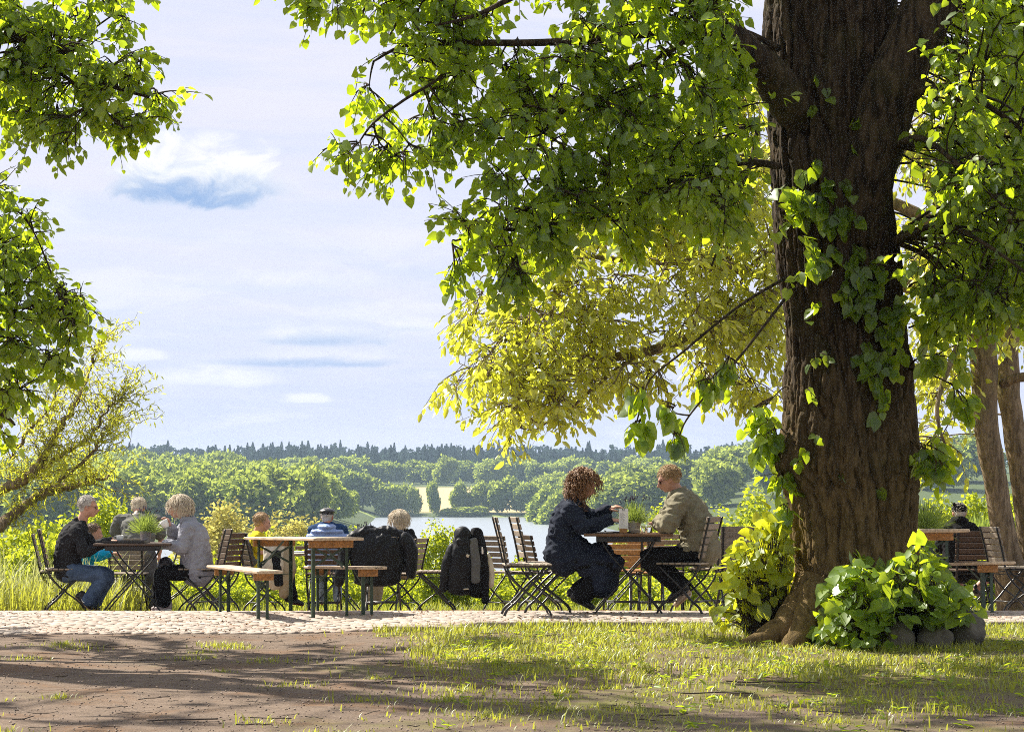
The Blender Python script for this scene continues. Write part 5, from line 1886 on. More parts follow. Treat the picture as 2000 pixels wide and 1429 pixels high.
C_ = {'black': cloth('cloth_black', (.012, .012, .014)), 'charcoal': cloth('cloth_charcoal', (.022, .022, .025)), 'jeans': cloth('denim', (.065, .10, .17), var=.3), 'hoodie': cloth('grey_jersey', (.27, .275, .32), var=.1),
      'olive_grey': cloth('grey_shirt', (.125, .125, .115)), 'grey_trousers': cloth('grey_trousers', (.085, .085, .095)), 'turquoise': cloth('turquoise', (.0, .26, .46), .5), 'yellow': cloth('yellow_shirt', (.62, .50, .02)),
      'navy': cloth('navy_coat', (.020, .025, .042)), 'beige': cloth('beige_shirt', (.205, .185, .13), var=.15), 'vest': cloth('blue_vest', (.25, .34, .58), .45), 'dark_blue': cloth('dark_blue', (.02, .05, .13)), 'pale_jeans': cloth('pale_denim', (.30, .38, .47), var=.25),
      'khaki': cloth('khaki', (.34, .28, .19)), 'offwhite': cloth('offwhite', (.55, .50, .42)), 'sock': cloth('sock', (.60, .55, .50)), 'dark_red': cloth('dark_red', (.10, .02, .02)), 'jacket_black': cloth('rain_jacket', (.016, .017, .020), .5, bump=.1),
      'ash': cloth('ash_grey', (.11, .115, .12)), 'skin': mat('skin', (.50, .27, .19), .55, .12, 14, bump=.08, spec=.35), 'skin_red': mat('skin_red', (.44, .17, .10), .55, .12, 14, bump=.08, spec=.35),
      'grey_hair': mat('grey_hair', (.46, .43, .40), .6, .3, 30, bump=.4), 'white_hair': mat('white_hair', (.60, .52, .40), .6, .25, 30, bump=.4), 'blond': mat('blond_hair', (.38, .25, .13), .6, .35, 30, bump=.4),
      'curl': mat('brown_curls', (.13, .06, .026), .5, .45, 30, bump=.4, col2=(.34, .18, .08)), 'brown_hair': mat('brown_hair', (.12, .07, .04), .6, .3, 30, bump=.4), 'shoe': mat('shoe', (.016, .015, .015), .5, .2, 20, bump=.1),
      'tan': mat('tan_sole', (.42, .27, .12), .7, .1, 20, bump=.1), 'grey_shoe': mat('grey_shoe', (.30, .25, .25), .7, .2, 20, bump=.2), 'pale_shoe': mat('pale_shoe', (.50, .38, .28), .7, .15, 20, bump=.2), 'leather': mat('leather', (.022, .022, .026), .38, .3, 25, bump=.3),
      'lens': mat('dark_lens', (.05, .008, .006), .1, .1, 5, bump=0, spec=.6), 'eye': mat('eye', (.02, .015, .012), .2, .1, 5, bump=0), 'lip': mat('lip', (.36, .12, .09), .5, .1, 20, bump=0)}
UP = Vector((0, 0, 1))


def ell(c, r, f=Vector((0, 1, 0)), u=UP, n=16):
    """ellipsoid, r = (side, forward, up)"""
    f = f.normalized()
    u = (u - f * u.dot(f)).normalized()
    s = f.cross(u)
    V_, F_ = [], []
    for i in range(n + 1):
        th = math.pi * i / n
        for j in range(n):
            ph = 2 * math.pi * j / n
            V_.append(Vector(c) + s * (r[0] * math.sin(th) * math.cos(ph)) + f * (r[1] * math.sin(th) * math.sin(ph)) + u * (r[2] * math.cos(th)))
    for i in range(n):
        for j in range(n):
            q = (j + 1) % n
            F_.append((i * n + j, (i + 1) * n + j, (i + 1) * n + q, i * n + q))
    return V_, F_


def loft(pts, ra, rb=None, side=Vector((0, 1, 0)), per=4, n=16):
    """tube with elliptical section: ra along 'side', rb across; rounded ends"""
    pts = [Vector(p) for p in pts]
    rb = rb or ra
    sp_ = spline(pts, per)
    K = len(sp_)
    t_ = np.linspace(0, 1, K)
    A = list(np.interp(t_, np.linspace(0, 1, len(ra)), ra))
    B = list(np.interp(t_, np.linspace(0, 1, len(rb)), rb))
    # rounded ends
    d0 = (sp_[0] - sp_[1]).normalized()
    d1 = (sp_[-1] - sp_[-2]).normalized()
    m0, m1 = min(A[0], B[0]), min(A[-1], B[-1])
    head_, tail_ = [], []
    for k in (.95, .75, .45):
        head_.append((sp_[0] + d0 * m0 * k * .8, math.sqrt(1 - k * k)))
        tail_.append((sp_[-1] + d1 * m1 * k * .8, math.sqrt(1 - k * k)))
    allp = [p for p, _ in head_] + sp_ + [p for p, _ in reversed(tail_)]
    A = [A[0] * k for _, k in head_] + A + [A[-1] * k for _, k in reversed(tail_)]
    B = [B[0] * k for _, k in head_] + B + [B[-1] * k for _, k in reversed(tail_)]
    V_, F_ = [], []
    K = len(allp)
    for i in range(K):
        tn = (allp[min(i + 1, K - 1)] - allp[max(i - 1, 0)]).normalized()
        s = side - tn * side.dot(tn)
        if s.length < 1e-3:
            s = Vector((1, 0, 0)) - tn * tn.x
        s.normalize()
        b = tn.cross(s)
        for j in range(n):
            a = 2 * math.pi * j / n
            V_.append(allp[i] + s * (A[i] * math.cos(a)) + b * (B[i] * math.sin(a)))
    for i in range(K - 1):
        for j in range(n):
            q = (j + 1) % n
            F_.append((i * n + j, i * n + q, (i + 1) * n + q, (i + 1) * n + j))
    F_.append(tuple(range(n - 1, -1, -1)))
    F_.append(tuple((K - 1) * n + j for j in range(n)))
    return V_, F_


def remesh(prims, voxel, smooth=3):
    b = MB()
    for p in prims:
        b.add(*p)
    me = new_mesh('tmp', b.V, b.Fc)
    bm = bmesh.new()
    bm.from_mesh(me)
    bmesh.ops.recalc_face_normals(bm, faces=bm.faces)
    bm.to_mesh(me)
    bm.free()
    o = bpy.data.objects.new('tmp', me)
    COL.objects.link(o)
    r_ = o.modifiers.new('r', 'REMESH')
    r_.mode = 'VOXEL'
    r_.voxel_size = voxel
    if smooth:
        s_ = o.modifiers.new('s', 'SMOOTH')
        s_.iterations = smooth
        s_.factor = .5
    dg = bpy.context.evaluated_depsgraph_get()
    ev = o.evaluated_get(dg)
    m2 = ev.to_mesh()
    n = len(m2.vertices)
    V_ = np.zeros(n * 3, np.float32)
    m2.vertices.foreach_get('co', V_)
    N_ = np.zeros(n * 3, np.float32)
    m2.vertices.foreach_get('normal', N_)
    F_ = [tuple(p.vertices) for p in m2.polygons]
    ev.to_mesh_clear()
    bpy.data.objects.remove(o)
    bpy.data.meshes.remove(me)
    return V_.reshape(-1, 3), N_.reshape(-1, 3), F_


def folds(V_, N_, amp, freq=(9, 9, 16), seed=0.0):
    """cloth creases pushed along the normals"""
    d = np.zeros(len(V_))
    for i, v in enumerate(V_):
        p = Vector((v[0] * freq[0] + seed, v[1] * freq[1], v[2] * freq[2]))
        w = noise.noise(p * .5) * .8
        d[i] = (1 - abs(noise.noise(p + Vector((w, w, w)))) * 2.4) * .75 + noise.noise(p * 2.3) * .5
    return V_ + N_ * (d * amp)[:, None]


def part(name, prims, voxel, m_, root, amp=0.0, freq=(9, 9, 16), smooth=3, extra=None, paint=None):
    V_, N_, F_ = remesh(prims, voxel, smooth)
    if amp:
        V_ = folds(V_, N_, amp, freq, random.random() * 20)
    V_ = V_ - np.array(root.matrix_world.translation if root.parent is None else root.parent.location)
    off_ = np.array(root.location) if root.parent is None else np.array(root.parent.location)
    F_ = list(F_)
    nb = len(F_)
    if extra:
        for (v2, f2) in extra:
            n = len(V_)
            V_ = np.concatenate([V_, np.asarray(v2) - off_])
            F_ += [tuple(i + n for i in f) for f in f2]
    me = new_mesh(name, V_, F_)
    for q in (m_ if isinstance(m_, list) else [m_]):
        me.materials.append(q)
    if paint:
        ix = np.zeros(len(F_), np.int32)
        for k, f in enumerate(F_):
            ix[k] = paint(V_[list(f)].mean(0) + off_)
        me.polygons.foreach_set('material_index', ix)
    me.polygons.foreach_set('use_smooth', np.ones(len(me.polygons), bool))
    return link(name, me, root)


def hand_geo(w, d, pn, side_sign, curl=.5, spread=.0, voxel=.0042):
    """w wrist, d pointing direction, pn palm normal (fingers curl towards it)"""
    d = d.normalized()
    pn = (pn - d * pn.dot(d)).normalized()
    s = d.cross(pn) * side_sign      # towards the thumb
    prims = [loft([w - d * .03, w + d * .01, w + d * .05, w + d * .088], [.026, .030, .040, .039], [.020, .019, .015, .012], s)]
    for k, (o_, L_) in enumerate(((.030, .072), (.010, .082), (-.011, .076), (-.030, .060))):
        p = w + d * .085 + s * o_
        pts_ = [p - d * .02, p]
        a = curl * .45 + .07 * k * curl
        dd = d + s * o_ * (2 + spread * 10)
        for seg, fr in enumerate((.45, .32, .26)):
            a2 = a * (1 + seg * .9)
            v = (dd.normalized() * math.cos(min(a2, 2.2)) + pn * math.sin(min(a2, 2.2)))
            p = p + v * L_ * fr
            pts_.append(p)
        prims.append(loft(pts_, [.0095, .0092, .0082, .0068], None, s, 3, 10))
    tb = w + d * .022 + s * .030
    t1 = tb + (d * .6 + s * .75 + pn * .25).normalized() * .038
    t2 = t1 + (d * .85 + s * .25 + pn * .45).normalized() * .032
    t3 = t2 + (d * .9 + pn * .45 - s * .1).normalized() * .024
    prims.append(loft([tb - s * .012, tb, t1, t2, t3], [.013, .013, .0115, .0105, .008], None, d, 3, 10))
    V_, N_, F_ = remesh(prims, voxel, 2)
    return V_, F_


def head_prims(c, f, u, s=1.0):
    f = f.normalized()
    u = (u - f * u.dot(f)).normalized()
    r = f.cross(u)

    def p(a, b_, c2):
        return c + (r * a + f * b_ + u * c2) * s
    e = lambda q, rr: ell(q, tuple(k * s for k in rr), f, u)
    out_ = [e(p(0, -.012, .028), (.074, .094, .084)), e(p(0, .022, -.03), (.060, .068, .075)), e(p(0, .048, -.082), (.030, .034, .026)), e(p(0, .062, .022), (.056, .034, .030)),
            loft([p(0, .088, .018), p(0, .104, -.012), p(0, .116, -.030)], [.008 * s, .010 * s, .014 * s], None, r, 3, 10), e(p(0, .102, -.036), (.016, .012, .008)),
            e(p(0, .088, -.060), (.022, .013, .012)), e(p(.035, .066, -.018), (.022, .022, .020)), e(p(-.035, .066, -.018), (.022, .022, .020))]
    for k in (-1, 1):
        out_.append(ell(p(k * .073, -.006, -.006), (.010 * s, .018 * s, .031 * s), f, u))
    return out_, p


def strands(c, f, u, r3, mask, n, length, rad=.0022, down=.5, lift=.012, seed=0, curl=0.0, K=5):
    """short hairs over an ellipsoid"""
    rng = np.random.default_rng(seed)
    f = np.array(f.normalized())
    u_ = np.array(u) - f * np.dot(np.array(u), f)
    u_ = u_ / np.linalg.norm(u_)
    r = np.cross(f, u_)
    out_ = []
    while len(out_) < n:
        q = unit(rng.normal(size=3)[None])[0]
        if not mask(q):
            continue
        p0 = np.array(c) + (r * q[0] * r3[0] + f * q[1] * r3[1] + u_ * q[2] * r3[2])
        nr = r * q[0] + f * q[1] + u_ * q[2]
        tdir = -np.array([0, 0, 1.0]) * down - f * .25 + rng.normal(0, .35, 3)
        tdir -= nr * np.dot(tdir, nr)
        tdir = tdir / (np.linalg.norm(tdir) + 1e-6)
        L_ = length * rng.uniform(.6, 1.3)
        ph = rng.uniform(0, 6.3)
        b = np.cross(nr, tdir)
        pts_ = []
        for k in range(K):
            t_ = k / (K - 1)
            p = p0 + tdir * L_ * t_ + nr * (lift * math.sin(t_ * 2.6) + lift * .3)
            if down > .9:
                p = p + np.array([0, 0, -1]) * L_ * t_ * t_ * .35
            if curl:
                p = p + (nr * math.cos(ph + t_ * 15) + b * math.sin(ph + t_ * 15)) * curl * (.3 + t_)
            pts_.append(p)
        out_.append(pts_)
    return thin_tubes(np.array(out_), np.linspace(rad, rad * .6, K)[None].repeat(n, 0), 4)


def spectacles(p, m_, root, rad=.021, dark=False):
    b = MB()
    for k in (-1, 1):
        ring = [p(k * .032 + rad * math.cos(a), .092 + .004 * abs(math.sin(a)), .004 + rad * .8 * math.sin(a)) for a in np.linspace(0, 2 * math.pi, 15)]
        b.tube(ring, .0022 if not dark else .004, 5)
        b.tube([p(k * .052, .092, .010), p(k * .076, .06, .012), p(k * .079, .0, .010)], .0022 if not dark else .0035, 5)
        if dark:
            V_ = [p(k * .032 + rad * 1.1 * math.cos(a), .094, .004 + rad * .9 * math.sin(a)) for a in np.linspace(0, 2 * math.pi, 13)[:-1]]
            b.add(V_ + [v + (p(0, .003, 0) - p(0, 0, 0)) for v in V_], [tuple(range(12)), tuple(range(23, 11, -1))] + [(i, (i + 1) % 12, 12 + (i + 1) % 12, 12 + i) for i in range(12)])
    b.tube([p(-.012, .094, .008), p(.012, .094, .008)], .0025, 5)
    o_ = Vector(root.location)
    b.V = [tuple(Vector(v) - o_) for v in b.V]
    b.build('glasses', m_, root, True)


def shoe(root, heel, toe, w, m_, sole, logo=False, name='shoe'):
    d = (toe - heel)
    L_ = d.length
    f = d.normalized()
    s = f.cross(UP).normalized()
    u = s.cross(f).normalized()
    pts_ = [heel + f * L_ * t_ + u * (.042 - .016 * t_) for t_ in (.06, .3, .6, .85, .97)]
    pr = [loft(pts_, [w * .40, w * .42, w * .5, w * .46, w * .25], [.042, .045, .036, .028, .020], s), ell(heel + f * L_ * .17 + u * .075, (w * .36, .05, .045), f, u)]
    V_, N_, F_ = remesh(pr, .009, 2)
    off_ = np.array(root.location)
    me = new_mesh(name, V_ - off_, F_, m_, True)
    o = link(name, me, root)
    sp_ = [loft([heel + f * L_ * t_ + u * .010 for t_ in (.03, .35, .65, .97)], [w * .40, w * .40, w * .5, w * .28], [.014] * 4, s, 3, 12)]
    V_, F_ = sp_[0]
    link('sole', new_mesh('sole', [Vector(v) - Vector(root.location) for v in V_], F_, sole, True), o)
    if logo:
        b = MB()
        side = s * (-1 if s.y > 0 else 1)
        q = [(.30, .050, .001), (.42, .034, .005), (.52, .036, .006), (.66, .056, .003), (.80, .078, .0008)]
        b.tube(spline([heel + f * L_ * a + u * c2 + side * (w * .5 + .004) for a, c2, _ in q], 4), list(np.interp(np.linspace(0, 1, 17), np.linspace(0, 1, 5), [r_ for _, _, r_ in q])), 5)
        b.V = [tuple(Vector(v) - Vector(root.location)) for v in b.V]
        b.build('swoosh_mark', M['white'], o)


def person(label, d, base_px, J, face, headup, top, legs, skin='skin', vox=.010, hands=None, bulk=1.0, width=.19, side=None, hair=None, hairfn=None, names=('jacket', 'trousers'), neck_r=.055, sleeve=(.062, .055, .045), thigh=(.088, .068, .052),
           short_sleeve=False, head_s=1.0, top_amp=.012, top_prims=None, shin_skin=False, group='people at the terrace tables', torso_r=None):
    """J holds world joints; 'N' is the arm or leg nearer the photographer, 'F' the farther"""
    x_ = X(base_px, d)
    root = thing('person', (x_, d, float(terrace_z(x_, d))), label, 'person', group)
    side = side or (J['sF'] - J['sN']).normalized()
    tr = torso_r or ([.165 * bulk, .155 * bulk, width * .98, width * .80, .07], [.13 * bulk, .125 * bulk, .13 * bulk, .10, .065])
    spine = [J['hip'], J['waist'], J['chest'], J['chest'].lerp(J['neck'], .72), J['neck']]
    hp, pf = head_prims(J['head'], face, headup, head_s)
    hu = headup.normalized()
    ffn = face.normalized()
    body = list(hp)
    body.append(loft([J['neck'] - (J['head'] - J['neck']).normalized() * .03, J['neck'].lerp(J['head'] - ffn * .03 - hu * .03, .6), J['head'] - ffn * .028 - hu * .02], [neck_r * 1.1, neck_r, neck_r * .98], None, side))
    body.append(loft(spine, [k * .86 for k in tr[0]], [k * .84 for k in tr[1]], side))
    for k in 'NF':
        if 'e' + k not in J:
            continue
        body.append(loft([J['s' + k], J['s' + k].lerp(J['e' + k], .55), J['e' + k], J['e' + k].lerp(J['w' + k], .5), J['w' + k]], [.050, .044, .038, .036, .026], None, side))
    for k in 'NF':
        if 'k' + k not in J:
            continue
        body.append(loft([J['h' + k], J['h' + k].lerp(J['k' + k], .5), J['k' + k], J['k' + k].lerp(J['a' + k], .4), J['a' + k]], [.075, .065, .052, .052, .036], None, side))
    ex = []
    for (k, hd, pn, sg, cu) in (hands or []):
        ex.append(hand_geo(J['w' + k], hd, pn, sg, cu))
    part('body', body, max(vox, .0105), C_[skin], root, extra=ex, smooth=2)
    # eyes and mouth
    for k in (-1, 1):
        b = MB().add(*ell(pf(k * .031, .083, .004), (.011, .008, .007), face, headup, 8))
        b.V = [tuple(Vector(v) - Vector(root.location)) for v in b.V]
        b.build('eye', C_['eye'], root, True)
    b = MB().add(*ell(pf(0, .100, -.060), (.018, .004, .006), face, headup, 8))
    b.V = [tuple(Vector(v) - Vector(root.location)) for v in b.V]
    b.build('mouth', C_['lip'], root, True)
    # top
    tp = [loft(spine[:4] + [J['neck'] - (J['neck'] - J['chest']).normalized() * .03], [tr[0][0] * 1.06, tr[0][1] * 1.08, tr[0][2] * 1.06, tr[0][3] * 1.05, .085], [tr[1][0] * 1.08, tr[1][1] * 1.08, tr[1][2] * 1.06, tr[1][3] * 1.06, .078], side)]
    tp.append(loft([J['sN'], J['chest'].lerp(J['neck'], .62), J['sF']], [.07, .085, .07], [.062, .085, .062], ffn))
    for k in 'NF':
        if 'e' + k not in J:
            continue
        if short_sleeve:
            tp.append(loft([J['s' + k], J['s' + k].lerp(J['e' + k], .45), J['s' + k].lerp(J['e' + k], .7)], [sleeve[0] * 1.05, sleeve[0], sleeve[0]], None, side))
        else:
            tp.append(loft([J['s' + k], J['s' + k].lerp(J['e' + k], .5), J['e' + k], J['e' + k].lerp(J['w' + k], .5), J['w' + k].lerp(J['e' + k], .04)], [sleeve[0] * 1.1, sleeve[0], sleeve[1] * 1.05, sleeve[1] * .92, sleeve[2]], None, side))
    tp += top_prims(J, pf) if top_prims else []
    part(names[0], tp, vox * 1.1, C_[top], root, top_amp * 1.25)
    # trousers
    if legs:
        lp = [loft([J['hip'] + (J['hip'] - J['waist']).normalized() * .02, J['hip'].lerp(J['waist'], .45)], [tr[0][0] * 1.0] * 2, [tr[1][0] * 1.0] * 2, side)]
        for k in 'NF':
            if 'k' + k not in J:
                continue
            a = J['k' + k].lerp(J['a' + k], .92 if not shin_skin else .12)
            lp.append(loft([J['h' + k], J['h' + k].lerp(J['k' + k], .5), J['k' + k], J['k' + k].lerp(a, .5), a], [thigh[0], thigh[0] * .92, thigh[1], (thigh[1] + thigh[2]) / 2, thigh[2]], None, side))
        part(names[1], lp, vox * 1.15, C_[legs], root, .007, (12, 12, 12))
    if hair:
        hairfn(root, J['head'], face, headup, C_[hair], head_s)
    return root, pf


def short_hair(front=.45, low=-.35, vol=1.0, n=420, ln=.04, seed=1):
    def fn(root, c, f, u, m_, s):
        f = f.normalized()
        u_ = (u - f * u.dot(f)).normalized()
        cc = c + (u_ * .034 - f * .022) * s
        pr = [ell(cc, (.082 * s * vol, .094 * s * vol, .083 * s * vol), f, u_), ell(c + (-f * .055 - u_ * .01) * s, (.068 * s * vol, .052 * s * vol, .065 * s * vol), f, u_)]
        V_, N_, F_ = remesh(pr, .008, 1)
        V_ = V_ + N_ * np.array([noise.noise(Vector((v[0] * 90, v[1] * 90, v[2] * 45))) * .008 - .002 for v in V_])[:, None]
        st = strands(cc, f, u_, (.084 * s * vol, .097 * s * vol, .086 * s * vol), lambda q: q[2] > low and not (q[1] > front and q[2] < .5), n, ln, .0024, .5, .008, seed)
        V2 = np.concatenate([V_, st[0]]) - np.array(root.location)
        me = new_mesh('hair', V2, list(F_) + [tuple(int(i) + len(V_) for i in q) for q in st[1]], m_, True)
        link('hair', me, root)
    return fn


def bob_hair(seed=2, drop=.10, n=900):
    def fn(root, c, f, u, m_, s):
        f = f.normalized()
        u_ = (u - f * u.dot(f)).normalized()
        cc = c + (u_ * .034 - f * .022) * s
        pr = [ell(cc, (.090, .102, .090), f, u_), ell(c - f * .045 - UP * .045, (.088, .070, .085), f, UP)]
        V_, N_, F_ = remesh(pr, .008, 1)
        V_ = V_ + N_ * np.array([noise.noise(Vector((v[0] * 70, v[1] * 70, v[2] * 18))) * .009 for v in V_])[:, None]
        st = strands(cc, f, u_, (.094, .106, .094), lambda q: q[2] > -.2 and not (q[1] > .5 and q[2] < .45), n, drop, .0024, 1.0, .017, seed, K=6)
        V2 = np.concatenate([V_, st[0]]) - np.array(root.location)
        link('hair', new_mesh('hair', V2, list(F_) + [tuple(int(i) + len(V_) for i in q) for q in st[1]], m_, True), root)
    return fn


def curly_hair(root, c, f, u, m_, s):
    f = f.normalized()
    u_ = (u - f * u.dot(f)).normalized()
    cc = c + (u_ * .036 - f * .024) * s
    pr = [ell(cc - f * .008, (.092, .094, .092), f, u_), ell(c - f * .075 - UP * .05, (.095, .065, .10), f, UP)]
    V_, N_, F_ = remesh(pr, .009, 1)
    V_ = V_ + N_ * np.array([noise.noise(Vector(v) * 38) * .016 for v in V_])[:, None]
    a = strands(cc, f, u_, (.092, .102, .094), lambda q: q[2] > -.35 and q[1] < .30 + .6 * max(0, q[2]) and not (q[1] > .5 and q[2] < .75), 420, .13, .0042, 1.0, .022, 3, .011, 14)
    b_ = strands(c - f * .03 - UP * .03, f, u_, (.092, .09, .09), lambda q: q[2] < .3 and q[1] < .05, 220, .13, .0042, 1.0, .026, 4, .012, 14)
    n1 = len(V_)
    V2 = np.concatenate([V_, a[0], b_[0]]) - np.array(root.location)
    Fs = list(F_) + [tuple(int(i) + n1 for i in q) for q in a[1]] + [tuple(int(i) + n1 + len(a[0]) for i in q) for q in b_[1]]
    link('hair', new_mesh('hair', V2, Fs, m_, True), root)


def flat_cap(root, c, f, u, m_):
    f = f.normalized()
    u = (u - f * u.dot(f)).normalized()
    pr = [ell(c + u * .075 - f * .01, (.098, .118, .042), f, u), ell(c + u * .055 + f * .10, (.070, .045, .012), f, u), ell(c + u * .05 - f * .015, (.086, .102, .028), f, u)]
    part('cap', pr, .009, m_, root, .004, (20, 20, 20), 2)


Z1 = lambda x, y: (x / 4.1667, 920 + y / 4.1667)
Z2 = lambda x, y: (380 + x / 5, 940 + y / 5)
Z3 = lambda x, y: (640 + x / 5.5, 960 + y / 5.5)
Z4 = lambda x, y: (940 + x / 4, 880 + y / 4)
Z7 = lambda x, y: (1760 + x / 5.5, 960 + y / 5.5)


def joints(zf, d, spec):
    """spec: name -> (zoom x, zoom y, depth offset)"""
    return {k: P(*zf(v[0], v[1]), d + v[2]) for k, v in spec.items()}


V3 = Vector
# ---------------------------------------------------------------- grey haired man at the left table
d = 26.0
J = joints(Z1, d, dict(head=(722, 292, 0), neck=(668, 408, 0), chest=(590, 545, 0), waist=(550, 690, 0), hip=(560, 812, 0), sN=(612, 492, -.19), sF=(632, 470, .19), eN=(690, 660, -.24), wN=(885, 570, -.12), eF=(760, 600, .22), wF=(905, 565, .08),
                       hN=(575, 815, -.10), hF=(580, 815, .10), kN=(865, 850, -.12), aN=(700, 1075, -.10), kF=(880, 845, .13), aF=(760, 1085, .12)))
r, pf = person('grey haired man in black jacket and jeans reaching over the dark tray', d, 135, J, V3((.97, -.05, -.10)), V3((.06, 0, 1)), 'charcoal', 'jeans', 'skin', .009,
               [('N', V3((1, .1, -.05)), V3((.1, .2, -1)), 1, .9), ('F', V3((1, -.1, -.05)), V3((.1, -.1, -1)), -1, .9)], 1.08, .20, hair='grey_hair', hairfn=short_hair(.35, -.3, 1.0, 380, .035, 1), thigh=(.098, .078, .075),
               top_prims=lambda J, pf: [loft([J['neck'] + V3((-.05, -.04, .0)), J['neck'] + V3((-.055, .04, .0))], [.04, .04], [.05, .05])])
spectacles(pf, C_['eye'], r)
shoe(r, P(*Z1(612, 1030), d - .10), P(*Z1(735, 1135), d - .11), .10, C_['shoe'], C_['tan'], True)
shoe(r, P(*Z1(700, 1100), d + .12), P(*Z1(800, 1140), d + .12), .10, C_['shoe'], C_['tan'])

# ---------------------------------------------------------------- woman in the grey hoodie
J = joints(Z1, d, dict(head=(1452, 296, 0), neck=(1512, 402, 0), chest=(1570, 530, 0), waist=(1592, 690, 0), hip=(1600, 815, 0), sN=(1530, 468, -.17), sF=(1520, 462, .17), eN=(1478, 625, -.23), wN=(1345, 588, -.16), eF=(1415, 560, .20), wF=(1392, 452, .10),
                       hN=(1590, 815, -.10), hF=(1585, 815, .10), kN=(1318, 835, -.09), aN=(1335, 1085, -.08), kF=(1310, 835, .10), aF=(1300, 1085, .09)))
r, pf = person('white haired woman in grey hooded top drinking from a white cup', d, 385, J, V3((-.98, -.12, -.12)), V3((-.08, 0, 1)), 'hoodie', 'black', 'skin', .009,
               [('N', V3((-1, .05, -.05)), V3((0, .25, -1)), -1, 1.0), ('F', V3((-.35, -.15, 1)), V3((-1, -.1, -.2)), 1, 1.2)], 1.22, .19, hair='white_hair', hairfn=bob_hair(2, .10), thigh=(.095, .078, .085), sleeve=(.075, .066, .052),
               top_prims=lambda J, pf: [ell(J['neck'] + V3((.075, 0, -.03)), (.11, .055, .06), V3((.8, 0, .5)), V3((-.4, 0, .8))), loft([J['neck'] + V3((-.02, -.08, .01)), J['neck'] + V3((.06, -.05, .01)), J['neck'] + V3((.07, .05, .01)), J['neck'] + V3((-.02, .08, .01))], [.035] * 4),
                                        loft([J['hip'] + V3((.02, 0, -.03)), J['waist'] + V3((.01, 0, 0))], [.20, .19], [.17, .165])], names=('hooded_top', 'trousers'))
spectacles(pf, C_['eye'], r, .019)
shoe(r, P(*Z1(1390, 1132), d - .08), P(*Z1(1265, 1136), d - .10), .09, C_['grey_shoe'], M['white'])
shoe(r, P(*Z1(1350, 1136), d + .09), P(*Z1(1235, 1138), d + .10), .09, C_['grey_shoe'], M['white'])
hb = thing('handbag', tuple(P(*Z1(1345, 800), d - .02)), 'black handbag on the lap of the woman in the hoodie', 'bag')
part('bag', [loft([P(*Z1(1310, 790), d - .03), P(*Z1(1345, 735), d - .03), P(*Z1(1400, 790), d - .03)], [.09, .09, .09], [.045, .06, .045])], .011, C_['leather'], hb, .008)
b = MB().tube(spline([P(*Z1(1400, 770), d - .10), P(*Z1(1430, 700), d - .16), P(*Z1(1440, 640), d - .21)], 5), .009, 6)
b.V = [tuple(Vector(v) - Vector(hb.location)) for v in b.V]
b.build('strap', C_['ash'], hb, True)

# ---------------------------------------------------------------- person bending forward behind the table
d = 29.6
J = joints(Z1, d, dict(head=(1128, 300, .30), neck=(1128, 350, .20), chest=(1128, 450, .12), waist=(1125, 580, .0), hip=(1125, 665, -.05), sN=(980, 400, .18), sF=(1270, 400, .18), eN=(935, 540, .28), wN=(930, 640, .40), eF=(1310, 560, .25), wF=(1295, 680, .35),
                       hN=(1060, 680, -.03), hF=(1200, 680, -.03), kN=(1030, 880, -.02), aN=(1005, 1110, .05), kF=(1235, 880, -.02), aF=(1255, 1105, .05)))
person('white haired person in grey T-shirt bending forward with back turned', d, 270, J, V3((0, .9, -.5)), V3((0, .5, .9)), 'olive_grey', 'grey_trousers', 'skin', .012, [('N', V3((0, .3, -1)), V3((1, .3, 0)), 1, .6), ('F', V3((0, .3, -1)), V3((-1, .3, 0)), -1, .6)],
       1.18, .22, V3((1, 0, 0)), 'white_hair', short_hair(.6, -.5, 1.05, 300, .04, 5), names=('t_shirt', 'trousers'), short_sleeve=True, sleeve=(.085, .07, .06), thigh=(.11, .085, .085))
# ---------------------------------------------------------------- child behind the table
d = 28.6
J = joints(Z1, d, dict(head=(768, 500, 0), neck=(745, 575, 0), chest=(725, 650, 0), waist=(700, 730, 0), hip=(680, 800, 0), sN=(722, 618, -.12), sF=(735, 615, .12), eN=(790, 690, -.15), wN=(890, 665, -.05), eF=(800, 690, .15), wF=(890, 665, .1),
                       hN=(680, 820, -.07), hF=(680, 820, .07), kN=(880, 835, -.08), aN=(860, 1010, -.08), kF=(870, 835, .08), aF=(840, 1010, .08)))
r, pf = person('child in turquoise jacket half hidden by the grey haired man', d, 165, J, V3((.9, .3, -.15)), V3((0, 0, 1)), 'turquoise', 'offwhite', 'skin', .012, [('N', V3((1, .1, 0)), V3((0, .1, -1)), 1, .8)], .8, .13, hair='brown_hair', hairfn=short_hair(.4, -.35, 1.0, 260, .03, 6), head_s=.92,
               sleeve=(.065, .058, .05), thigh=(.07, .055, .05), torso_r=([.12, .115, .13, .11, .06], [.09, .09, .09, .08, .055]))
b = MB()
for i, (sx, hh) in enumerate([(0, 1), (.018, .6), (.036, 1), (.058, .8), (.078, 1), (.094, .7)]):
    q = P(*Z1(800 + i * 15, 800 + i * 5), d - .155)
    b.box(q - Vector(r.location), (.010, .003, .024 * hh), Matrix.Rotation(.3 * (-1) ** i, 3, 'Y'))
b.build('printed_lettering', M['ink'], r)
shoe(r, P(*Z1(830, 1085), d - .08), P(*Z1(910, 1090), d - .08), .08, C_['shoe'], C_['shoe'])

